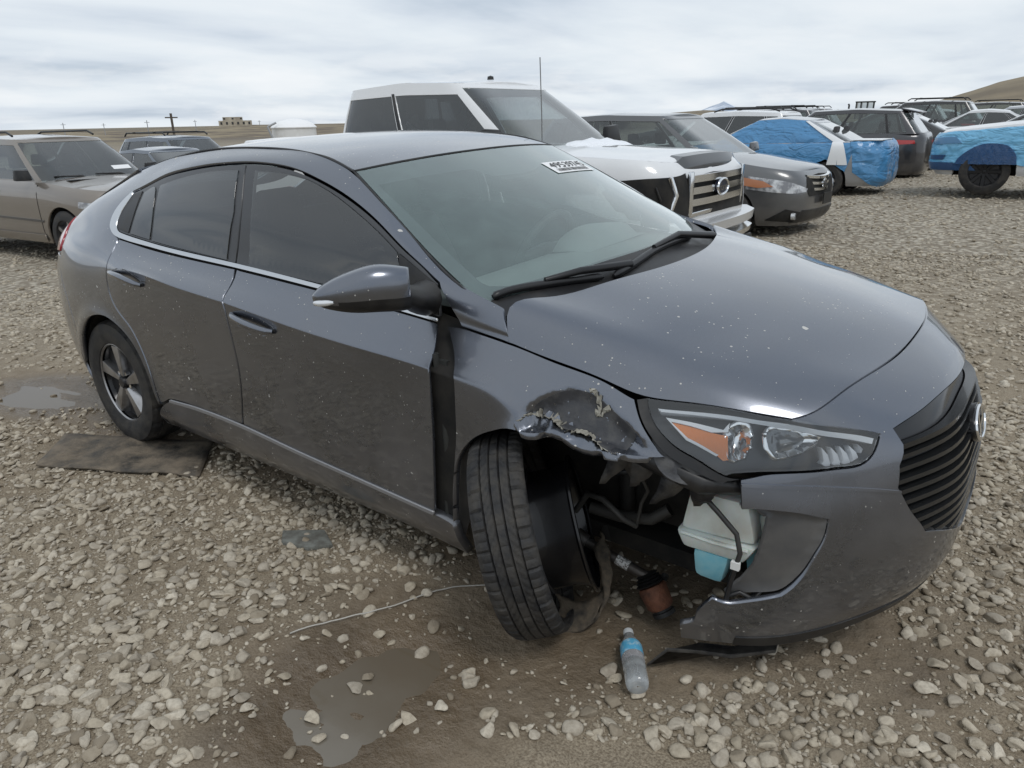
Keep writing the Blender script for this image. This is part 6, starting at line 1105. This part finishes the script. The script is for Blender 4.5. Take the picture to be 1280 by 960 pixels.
for y in (.1, .60): q = MB(); q.hexa([(.96, y, .34), (1.0, y, .34), (1.0, y+.24, .34), (.96, y+.24, .34), (.96, y, .50), (1.0, y, .50), (1.0, y+.24, .50), (.96, y+.24, .50)]); hk_ = q.build('tow_bracket', BLACKP, PK_.root, 30, .02); q = MB(); q.box((1.002, y+.12, .42), (.006, .12, .08)); q.build('bracket_opening', DARK, hk_)
a0 = (-.30, -.88, 1.22); PK_.bar('antenna_mast', [a0, (-.305, -.88, 1.6), (-.32, -.88, 2.06)], .0045, mat('mast_grey', (.2, .2, .2), .4, .5))
q = MB(); q.lathe([(0, .0), (.035, 0), (.03, .03), (0, .04)], 12, (-1.55, 0, 1.965), Matrix.Rotation(R(90), 3, 'X')); q.build('roof_marker', BLACKP, PK_.root, 40)
# snow left on the cowl
V = []; q = MB()
for i, y in enumerate(np.linspace(-.30, .80, 12)):
    for k, x in enumerate(np.linspace(-.62, -.18, 9)): V.append((x, y, 1.325+.075*math.sin(math.pi*k/8)**.7*math.sin(math.pi*i/11)**.5*(1+.25*math.sin(i*2.1+k*1.3))-.02+(-(x+.4)*.12)))
q.add(V, [(i*9+k, (i+1)*9+k, (i+1)*9+k+1, i*9+k+1) for i in range(11) for k in range(8)]); o = q.build('snow_patch', SNOW, None, 60); o.matrix_world = Matrix.Translation((.156, 3.9, -.073)) @ Matrix.Rotation(R(.3), 4, 'Z'); tag(o, 'leftover snow on the cowl of the white pickup', 'snow')
# ---- grey crossover beside it
CV = Car('crossover_car', 'grey crossover with amber cornered headlamp beside the white pickup', (.02, 7.95, -.09), R(-4), GREYC, .90, -3.63, .91, 2.62, .345, .24, (.88, 1.06), [(-1.2, 1.06), (-3.6, 1.16)], (-.22, -1.15, -3.2, -3.5, 1.63, .80, .60), n=5.0, arch=1.12)
CV.mirrors(GREYC); CV.doors()
CV.endp('headlamp', [(-.875, .70), (-.72, .655), (-.48, .665), (-.45, .70), (-.70, .79), (-.86, .86)], LAMP, True, (-1, 1), corner=15); CV.endp('side_marker', [(-.888, .76), (-.85, .72), (-.80, .735), (-.83, .80), (-.875, .85)], AMBL, True, (-1, 1), off=.014, corner=10)
CV.endp('grille_opening', [(0, .60), (-.40, .60), (-.47, .70), (-.42, .84), (0, .86)], DARK, True, full=True, off=.004, corner=10)
for z, w in ((.82, .40), (.745, .43), (.67, .42)):
    q = MB(); P = [(.905-.14*abs(y/.5)**2.2, y, z+.03*(abs(y)/.45)**2) for y in np.linspace(-w, w, 17)]; n = 17; q.add([(a+dx, b, c+dz) for dx, dz in ((-.02, .022), (.02, .016), (.02, -.016), (-.02, -.02)) for a, b, c in P], [(k*n+i, k*n+i+1, (k+1)*n+i+1, (k+1)*n+i) for k in range(3) for i in range(n-1)]); q.build('grille_bar', CHROME, CV.root, 40)
q = MB(); q.prism([(.94, .055*math.cos(a), .745+.06*math.sin(a)) for a in np.linspace(0, 2*math.pi, 17)[:-1]], (-.02, 0, 0), (0, 0, 0)); eb = q.build('emblem', CHROME, CV.root, 30); q = MB()
for pts in ([(-.03, -.035), (-.015, -.035), (-.02, .035), (-.036, .035)], [(.015, -.035), (.03, -.035), (.036, .035), (.02, .035)], [(-.02, -.007), (.02, -.007), (.02, .007), (-.02, .007)]): q.prism([(.943, y, .745+z) for y, z in pts], (-.003, 0, 0), (0, 0, 0))
q.build('emblem_letter', mat('emblem_dark', (.05, .05, .055), .3), eb)
CV.endp('lower_grille', [(0, .28), (-.62, .28), (-.66, .36), (-.52, .44), (0, .42)], BLACKP, True, full=True, off=.006, corner=10); CV.endp('fog_lamp_recess', [(-.80, .32), (-.60, .30), (-.56, .42), (-.72, .46)], DARK, True, (-1, 1), off=.012, corner=15)
for sg in (-1,): q = MB(); q.tube([(.79, sg*.66, .37), (.84, sg*.65, .37)], .045, 12); q.build('fog_lamp', LAMP, CV.root, 40)
q = MB(); q.box((.955, .1, .55), (.012, .30, .14)); q.build('plate_bracket', BLACKP, CV.root)
# ---- gold-grey off-roader at the left edge
X5 = Car('off_road_car', 'gold grey off-roader with black side mirror at the left edge', (-7.5, 2.84, -.295), R(6.4), GOLD, .83, -3.84, .935, 2.82, .37, .27, (.96, 1.10), [(-3.84, 1.14)], (-.40, -1.27, -3.3, -3.62, 1.69, .83, .65), n=5.5, arch=1.15, group='cars parked at the left')
X5.mirrors(BLACKP, sz=1.1); X5.doors(); lamps(X5, .76, .85)
X5.sidep('side_moulding', [(-.46, .60), (-2.3, .62), (-2.3, .59), (-.46, .57)], CHAR, off=.012, res=.1); X5.sidep('lower_cladding', [(-.50, .30), (-2.3, .30), (-2.3, .40), (-.50, .40)], GOLD, off=.02, res=.1)
for sg in (-1, 1): X5.bar('roof_rail', [(-1.45, sg*.60, 1.71), (-1.6, sg*.60, 1.765), (-2.9, sg*.58, 1.755), (-3.1, sg*.58, 1.69)], .016, BLACKP)
for y in (-.25, .35): X5.bar('wiper', [(-.52, y-.38, 1.165), (-.50, y, 1.155), (-.42, y+.05, 1.12)], .012, BLACKP)
q = MB(); q.box((-.62, .45, 1.235), (.004, .28, .09), Matrix.Rotation(R(-55), 3, 'Y')); q.build('windscreen_marking', mat('white_marker', (.8, .8, .8), .6), X5.root)
for y in (-.4, .4): q = MB(); q.box((-.22, y, 1.118), (.10, .42, .006)); q.build('hood_vent', BLACKP, X5.root)
# ---- blue-wrapped sedan
BS = Car('wrapped_sedan', 'sedan sealed in dark blue film with white tape strips', (-3.0, 13.15, -.01), R(180.5), SILV, .92, -3.72, .92, 2.75, .335, .24, (.74, .97), [(-2.6, 1.0), (-3.72, 1.02)], (-.35, -1.30, -2.35, -3.15, 1.44, .79, .58), n=4.6, arch=1.14, group='wrapped wrecks', wheel='alloy')
def wrinkle(a, sc, seed): return lambda P, U, n: P+n*(a*(nz(P, sc, seed)+.5*nz(P, sc*2.7, seed+1)))[:, None]
BS.sidep('film_wrap', [(-3.1, .50), (-2.75, .72), (-2.35, .52), (-2.3, .42), (.2, .42), (.5, .6), (.6, .78), (-.4, .95), (-1.6, .97), (-3.2, .99)], WRAP, (1,), off=.02, res=.035, disp=wrinkle(.011, 16, 1)); tk_ = BS.tub
re_ = np.array([(BS.s0, .02), (tk_.ks[4], .02), (tk_.ks[5]+.25, .25), (tk_.ks[5]+.3, tk_.kt[-1]-.02), (BS.s0, tk_.kt[-1]-.02)]); panel('film_wrap', tk_, BS.mirr(re_), WRAP, BS.root, res=.045, off=.035, gap=0, depth=.02, disp=wrinkle(.016, 11, 4)); panel('film_wrap', tk_, re_, WRAP, BS.root, res=.045, off=.035, gap=0, depth=.02, disp=wrinkle(.016, 11, 5))
G = BS.G; gw = np.array([(BS.sx(-3.0), G.kt[-1]*.03), (BS.sx(-.55), G.kt[-1]*.03), (BS.sx(-.55), G.kt[-1]*.96), (BS.sx(-2.85), G.kt[-1]*.96)]); panel('film_wrap', G, BS.gm(gw), WRAP, BS.root, res=.05, off=.012, gap=0, depth=.02, disp=wrinkle(.004, 10, 7))
for dx in (0, .18):
    a = BS.tub.inv(np.array([(-2.95-dx, .62), (-2.78-dx, .62), (-2.82-dx*.4, .99), (-2.92-dx*.4, .99)]), XZ, BS.half); panel('tape_strip', BS.tub, BS.mirr(a), TAPE, BS.root, off=.04, res=.05, gap=0, corner=5)
g2 = np.array([(BS.sx(-3.02), .0), (BS.sx(-2.85), .0), (BS.sx(-2.72), G.kt[-1]*.9), (BS.sx(-2.86), G.kt[-1]*.9)]); panel('tape_strip', G, BS.gm(g2), TAPE, BS.root, off=.03, res=.05, gap=0, corner=5)
q = MB(); q.box((-3.35, .25, 1.045), (.55, .9, .012)); q.build('tape_strip', TAPE, BS.root)
# ---- pale-blue-wrapped off-roader at the right edge
JP = Car('wrapped_off_roader', 'white off-roader with pale blue film over its nose', (2.2, 13.45, .15), R(184), WHITE2, .86, -3.4, .90, 2.65, .375, .31, (.98, 1.14), [(-3.4, 1.18)], (-.42, -1.15, -3.0, -3.25, 1.66, .80, .64), n=5.0, arch=1.22, group='wrapped wrecks', wheel='black', steer=R(4))
T = JP.tub; w0 = JP.outline
fp = T.inv(np.array([(-.62, .47), (-.50, .48), (-.44, .50), (-.30, .50), (.0, .50), (.28, .50), (.42, .48), (.47, .46)]), XZ, JP.half)
pl = np.concatenate([fp, [(JP.C, .03)], [(JP.C, T.kt[-1]-.06)], T.inv(np.array([(.3, 1.02), (-.62, 1.09)]), XZ, JP.half)])
for qq in (pl, JP.mirr(pl)): panel('film_wrap', T, qq, WRAP2, JP.root, off=.025, res=.045, gap=0, depth=.02, disp=wrinkle(.012, 15, 9), corner=40)
ap = T.inv(np.array([(-.44, .50), (-.40, .66), (-.26, .80), (.03, .83), (.22, .76), (.40, .60), (.44, .50)]), XZ, JP.half); panel('film_wrap', T, JP.mirr(ap), WRAPD, JP.root, off=.046, res=.03, gap=0, depth=.03, disp=wrinkle(.006, 26, 12))
JP.endp('headlamp', [(-.84, .83), (-.55, .80), (-.55, .90), (-.80, .93)], mat('lamp_under_film', (.08, .22, .40), .2, 0, .6), True, (-1, 1), off=.036); JP.endp('fog_recess', [(-.76, .56), (-.58, .56), (-.56, .63), (-.78, .64)], WRAPD, True, (-1, 1), off=.036)
JP.endp('film_wrap', [(-.86, .40), (-.2, .40), (-.2, .52), (-.86, .52)], WRAPD, True, (-1, 1), off=.034, res=.05)
# ---- row behind: generic bodies
def sedan(label, pos, head, m, group='cars in the far rows', **k): c = Car('sedan', label, pos, R(head), m, .9, -3.72, .91, 2.72, .33, .22, (.74, .96), [(-2.6, 1.0), (-3.72, 1.03)], (-.35, -1.30, -2.35, -3.2, 1.45, .79, .58), n=4.8, group=group, **k); lamps(c, .62, .78); c.mirrors(m); c.doors(); return c
def suv(label, pos, head, m, group='cars in the far rows', z=1.70, **k): c = Car('sport_utility_car', label, pos, R(head), m, .88, -3.75, .93, 2.75, .36, .26, (.95, 1.10), [(-3.75, 1.18)], (-.3, -1.15, -3.2, -3.6, z, .82, .64), n=5.2, group=group, **k); lamps(c, .75, .95); c.mirrors(m); c.doors(); return c
bs = suv('black crossover with rear spoiler behind the blue sedan', (-3.1, 17.6, -.13), 181, CHAR, rear_glass=BGL); q = MB(); q.hexa([(-3.45, -.58, 1.60), (-3.1, -.6, 1.68), (-3.1, .6, 1.68), (-3.45, .58, 1.60), (-3.47, -.58, 1.63), (-3.1, -.6, 1.72), (-3.1, .6, 1.72), (-3.47, .58, 1.63)]); q.build('rear_spoiler', CHAR, bs.root, 30, .01)
sedan('black sedan between the two wrapped wrecks', (-2.6, 20.6, .03), 180, BLACKC, rear_glass=BGD)
ws_ = suv('white sport utility with dark windows and roof rails', (-5.3, 16.2, -.22), 178, WHITE, z=1.80, rear_glass=BGD, glass_m=BGD)
for sg in (-1, 1): ws_.bar('roof_rail', [(-1.5, sg*.6, 1.80), (-1.7, sg*.6, 1.86), (-2.9, sg*.6, 1.86), (-3.1, sg*.6, 1.79)], .018, BLACKP)
sd0 = sedan('white sedan in the row behind the black sedan', (-.9, 25.6, .06), 182, WHITE2, rear_glass=BGD)
SV0 = suv('dark sport utility with roof rack far beyond the white one', (-7.2, 24.5, -.12), 180, CHAR, z=1.78)
for sg in (-1, 1): SV0.bar('roof_rack', [(-1.3, sg*.6, 1.82), (-1.4, sg*.6, 1.88), (-3.0, sg*.6, 1.88), (-3.1, sg*.6, 1.80)], .02, BLACKP)
for x in (-1.7, -2.6): SV0.bar('rack_bar', [(x, -.66, 1.89), (x, .66, 1.89)], .018, BLACKP)
def copy_car(src, label, pos, head, m, group='cars in the far rows'):
    """same body, another car: copies thing, parts and sub-parts; paint swapped per object"""
    old = src.m; r = src.root.copy(); C.objects.link(r); r.location = pos; r.rotation_euler = (0, 0, R(head)); tag(r, label, None, group)
    def rec(o, par):
        for ch in o.children:
            c = ch.copy(); C.objects.link(c); c.parent = par
            if c.type == 'MESH' and c.data.materials and c.data.materials[0] == old: c.material_slots[0].link = 'OBJECT'; c.material_slots[0].material = m
            rec(ch, c)
    rec(src.root, r); return r
SEDAN, SUV = sd0, SV0
copy_car(SEDAN, 'dark grey sedan with bright window trim behind the off-roader', (-9.9, 5.9, -.36), 5, SLATE, 'cars parked at the left')
copy_car(SUV, 'silver blue sport utility with black roof rack at the left', (-13.6, 8.3, -.52), 4, SLATE, 'cars parked at the left')
for lab, p, h, m, src in [('white sedan roof far behind at the left', (-22.5, 15.0, -.80), 6, WHITE2, SEDAN), ('silver sedan roof beyond the white one at the left', (-25.5, 17.6, -.95), 6, SILV, SEDAN), ('pale sedan farthest back in the left rows', (-30, 21, -1.1), 6, WHITE2, SEDAN),
    ('pale silver sedan with long roof at the right', (-.3, 30.5, .16), 181, SILV, SEDAN), ('white sedan near the hill at the right edge', (.7, 35.8, .18), 181, WHITE, SEDAN), ('beige sedan farthest right under the hill', (2.2, 33.0, .2), 180, GOLD, SEDAN),
    ('black sport utility in the row under the loader', (-4.9, 33.5, -.02), 180, BLACKC, SUV), ('charcoal sport utility left of the loader', (-9.8, 36, -.05), 180, CHAR, SUV), ('black sport utility at the foot of the hill', (-2.4, 40.0, .05), 180, BLACKC, SUV), ('grey sport utility in the last row', (-12.6, 44, 0), 180, GREYC, SUV), ('white sport utility in the last row', (-7.0, 47, .05), 180, WHITE, SUV), ('dark sedan in the last row under the hill', (1.2, 46, .2), 180, CHAR, SEDAN), ('silver sport utility in the last row at the right', (4.2, 48, .3), 180, SILV, SUV)]:
    copy_car(src, lab, p, h, m)
for lab, p, h, m, src in [('white sport utility half hidden behind the grey crossover', (-6.6, 20.3, -.18), 180, WHITE, SUV), ('dark sedan behind the white sport utility', (-10.2, 28.2, -.1), 180, CHAR, SEDAN), ('black sedan far back below the mountain', (-14.5, 33.5, -.1), 180, BLACKC, SEDAN), ('silver sedan beside the black one below the loader', (-6.2, 41.5, .05), 180, SILV, SEDAN), ('black sport utility beside the white sedan row', (-3.2, 28.8, .05), 180, BLACKC, SUV), ('white sedan in the third row at the right', (-4.0, 37.2, .12), 180, WHITE, SEDAN), ('grey sedan in the farthest right row', (6.5, 52.0, .35), 180, GREYC, SEDAN), ('black sedan close behind the pale blue wrapped off-roader', (1.0, 22.6, .1), 181, BLACKC, SEDAN), ('silver sedan right of the white sedan behind the wrapped off-roader', (4.6, 27.5, .2), 181, SILV, SEDAN), ('white sport utility far right below the hill', (5.0, 40.5, .25), 180, WHITE, SUV), ('charcoal sedan far back at the foot of the hill', (-.8, 51, .15), 180, CHAR, SEDAN)]:
    copy_car(src, lab, p, h, m)
# ================================================================ far things
def polar(az, r): return CAM[0]+math.cos(R(az))*r, CAM[1]+math.sin(R(az))*r
def ridge(name, az0, az1, r, prof, m, depth, seed, n=160, rows=10):
    """a hill: crest heights (az, elevation deg) at distance r, sloping down to the plain towards us and away"""
    A = np.linspace(az0, az1, n); az, el = zip(*sorted(prof)); el = np.interp(A, az, el); V = []
    for i, (a, e) in enumerate(zip(A, el)):
        for k in range(rows*2+1):
            t = (k-rows)/rows; rr = r+t*depth; x, y = polar(a, rr); h = CAM[2]+math.tan(R(e))*r+3; f = (1-abs(t)**1.4)*(1+.10*(fbm(np.array([x/depth*6]), np.array([y/depth*6]), 1., 4, seed)[0]-.5)*(abs(t) > 0)); V.append((x, y, -3+h*f))
    w = rows*2+1; return tag(mesh_obj(name, V, [(i*w+k, i*w+k+1, (i+1)*w+k+1, (i+1)*w+k) for i in range(n-1) for k in range(w-1)], m, None, True), kind='structure')
def hill_fn(c1, c2, sc):
    def fn(t, b):
        v = N(t, 'ShaderNodeNewGeometry').outputs['Position']; t.links.new(mixc(t, ramp(t, noise(t, v, sc, 7, .65), [(.4, 0.), (.62, 1.)]), c1, c2), b.inputs['Base Color'])
    return fn
HILL = mat('dry_hill', (.2, .16, .1), .95, fn=hill_fn((.235, .19, .125), (.155, .125, .085), .006)); FLAT = mat('scrub_plain', (.2, .16, .1), .95, fn=hill_fn((.27, .22, .14), (.11, .085, .062), .07)); MTN = mat('hazy_snow_mountain', (.6, .65, .72), .9, fn=hill_fn((.74, .78, .84), (.25, .31, .40), .0016))  # the mountain's pale blue tones put distance haze into its colour
ridge('hill', 66, 104, 1400, [(66, -.1), (70, .1), (75, .9), (80, 2.1), (84, 2.7), (88, 2.75), (92, 2.35), (94.1, 1.9), (95.4, 1.62), (96.7, 1.15), (98.2, .72), (99.5, .38), (101, .12), (104, -.05)], HILL, 500, 5, 260)
ridge('hill', 106, 122, 2600, [(106, .0), (108.5, .12), (110.5, .2), (113.3, .38), (115, .28), (117, .16), (122, -.1)], HILL, 600, 8)
ridge('hill', 138, 172, 420, [(138, .0), (141, -.05), (146.7, .02), (150, -.10), (154, -.22), (161, -.2), (172, -.25)], FLAT, 150, 3)
ridge('mountain', 108.3, 115, 16000, [(108.3, .15), (109.5, .35), (110.3, .50), (110.9, .42), (111.6, .78), (112.0, .95), (112.3, .80), (112.9, .62), (113.6, .35), (115, .1)], MTN, 2500, 6, 120)
# white storage tank and rooftops on the left skyline
tx_, ty_ = polar(143.1, 150); q = MB(); TW = mat('tank_white', (.75, .75, .74), .5, fn=grime((.76, .76, .75), (.6, .58, .54), .3)); q.lathe([(4.05, 0), (4.05, 4.6), (4.2, 4.6), (4.2, 4.75)], 40, (tx_, ty_, -3.8), Matrix.Rotation(R(90), 3, 'X')); tk1 = q.build('storage_tank', TW, None, 30); tag(tk1, 'white round storage tank with domed top on the skyline', 'tank')
q = MB(); q.lathe([(4.2, 4.75), (3.6, 5.35), (2.4, 5.9), (1.0, 6.2), (0, 6.25)], 40, (tx_, ty_, -3.8), Matrix.Rotation(R(90), 3, 'X')); q.build('tank_dome', mat('tank_bright', (.84, .84, .84), .5), tk1, 60)
e_ = Vector((-math.sin(R(143.1)), math.cos(R(143.1)), 0)); c_ = Vector((tx_, ty_, -3.8))-Vector((math.cos(R(143.1)), math.sin(R(143.1)), 0))*3
q = MB(); q.tube([c_+e_*3.0+Vector((0, 0, .2)), c_+e_*4.6+Vector((0, 0, 4.9))], .22, 6); q.tube([c_+e_*4.6+Vector((0, 0, 4.9)), c_+e_*3.0+Vector((0, 0, 5.6))], .2, 6); q.tube([c_+e_*3.9+Vector((0, 0, .0)), c_+e_*3.9+Vector((0, 0, 2.2))], .5, 6); q.build('stairway', mat('stair_grey', (.35, .36, .37), .6), tk1)
def rooftop(name, label, az, r, w, h, z0, m):
    x, y = polar(az, r); rr = R(az+90); o = MB(); c = Vector((x, y, z0)); rot = Matrix.Rotation(rr, 3, 'Z'); return c, rot
TANB = mat('tan_block', (.46, .41, .32), .8, fn=hill_fn((.5, .45, .36), (.33, .29, .23), .2)); DKW = mat('dark_opening', (.05, .05, .05), .8)
bx_, by_ = polar(147.0, 395); root = empty('quarry_plant', (bx_, by_, .0), R(147.0+90)); tag(root, 'tan stepped works building on the far left skyline', 'building')
for w, h, z, y in ((22, 3.2, -2.2, 0), (15, 2.6, 1.0, 0), (9, 1.6, 3.6, 1)):
    q = MB(); q.box((y, 0, z+h/2), (w, 8, h)); q.build('storey', TANB, root)
    for k in np.linspace(-w*.42, w*.42, max(3, int(w/2.4))): q = MB(); q.box((y+k, 4.02, z+h*.55), (.9, .1, h*.45)); q.build('opening', DKW, root); q = MB(); q.box((y+k, -4.02, z+h*.55), (.9, .1, h*.45)); q.build('opening', DKW, root)
px0, py0 = polar(151.05, 85); q = MB(); q.tube([(px0, py0, -2.5), (px0, py0, 2.75)], .12, 8); pole = q.build('utility_pole', mat('pole_wood', (.09, .075, .06), .8), None, 50); tag(pole, 'dark wooden utility pole on the left skyline', 'pole'); q = MB(); q.box((px0, py0, 2.35), (.1, 1.3, .12)); q.build('cross_arm', mat('pole_wood', (.09, .075, .06), .8), pole)
LDR = mat('loader_tan', (.30, .27, .2), .6); lx, ly = polar(102.9, 72); ld = empty('wheel_loader', (lx, ly, -.55), R(10)); ld.scale = (.8, .8, .8); tag(ld, 'yard loader with glazed cab above the car roofs', 'loader')
def lb(name, c, d, m, bev=.05): q = MB(); q.box(c, d); return q.build(name, m, ld, 30, bev)
lb('chassis', (0, 0, 1.35), (5.4, 2.2, 1.1), LDR); lb('engine_cover', (-1.9, 0, 2.2), (2.4, 1.9, .75), LDR, .15); cb = lb('cab_roof', (.2, 0, 3.62), (1.9, 1.8, .12), mat('cab_dark', (.03, .035, .035), .5))
for x in (-.65, -.2, .4, 1.0):
    for y in (-.82, .82): q = MB(); q.tube([(x, y, 1.9), (x, y, 3.6)], .06, 6); q.build('cab_post', mat('cab_dark', (.03, .035, .035), .5), ld)
q = MB(); q.box((.2, 0, 2.75), (1.56, 1.52, 1.6)); q.build('cab_glass', glass('cab_window', (.7, .72, .72), .02), ld)
q = MB(); q.tube([(-1.4, .4, 2.5), (-1.4, .4, 3.35), (-1.5, .4, 3.45)], .09, 8); q.build('exhaust', DARK, ld); q = MB(); q.tube([(-2.4, -.3, 2.5), (-2.4, -.3, 2.95)], .12, 8); q.build('air_cleaner', LDR, ld)
for x in (-1.6, 1.6):
    for y in (-1.05, 1.05): q = MB(); q.lathe([(.35, -.3), (.8, -.3), (.85, 0), (.8, .3), (.35, .3)], 24, (x, y, .85)); q.build('wheel', RUBBER, ld, 40)
q = MB(); q.tube([(1.2, .5, 1.9), (2.6, .5, 1.2), (3.4, .5, .7)], .15, 6); q.tube([(1.2, -.5, 1.9), (2.6, -.5, 1.2), (3.4, -.5, .7)], .15, 6); q.build('lift_arm', LDR, ld); lb('bucket', (3.7, 0, .6), (.8, 2.4, .9), LDR)
for az_, el_, r_ in ((157.5, .35, 300), (155.2, .28, 340), (152.6, .42, 260), (149.6, .4, 330), (145.4, .3, 380)):
    x, y = polar(az_, r_); h_ = CAM[2]+math.tan(R(el_))*r_; q = MB(); q.tube([(x, y, -3), (x, y, h_)], .13, 6); o = q.build('mast', mat('mast_pale', (.32, .33, .35), .7), None, 50); tag(o, 'thin pale mast on the far left skyline', 'mast', 'masts on the skyline'); q = MB(); q.box((x, y, h_-.6), (.1, 1.6, .14)); q.build('mast_arm', mat('mast_pale', (.32, .33, .35), .7), o)
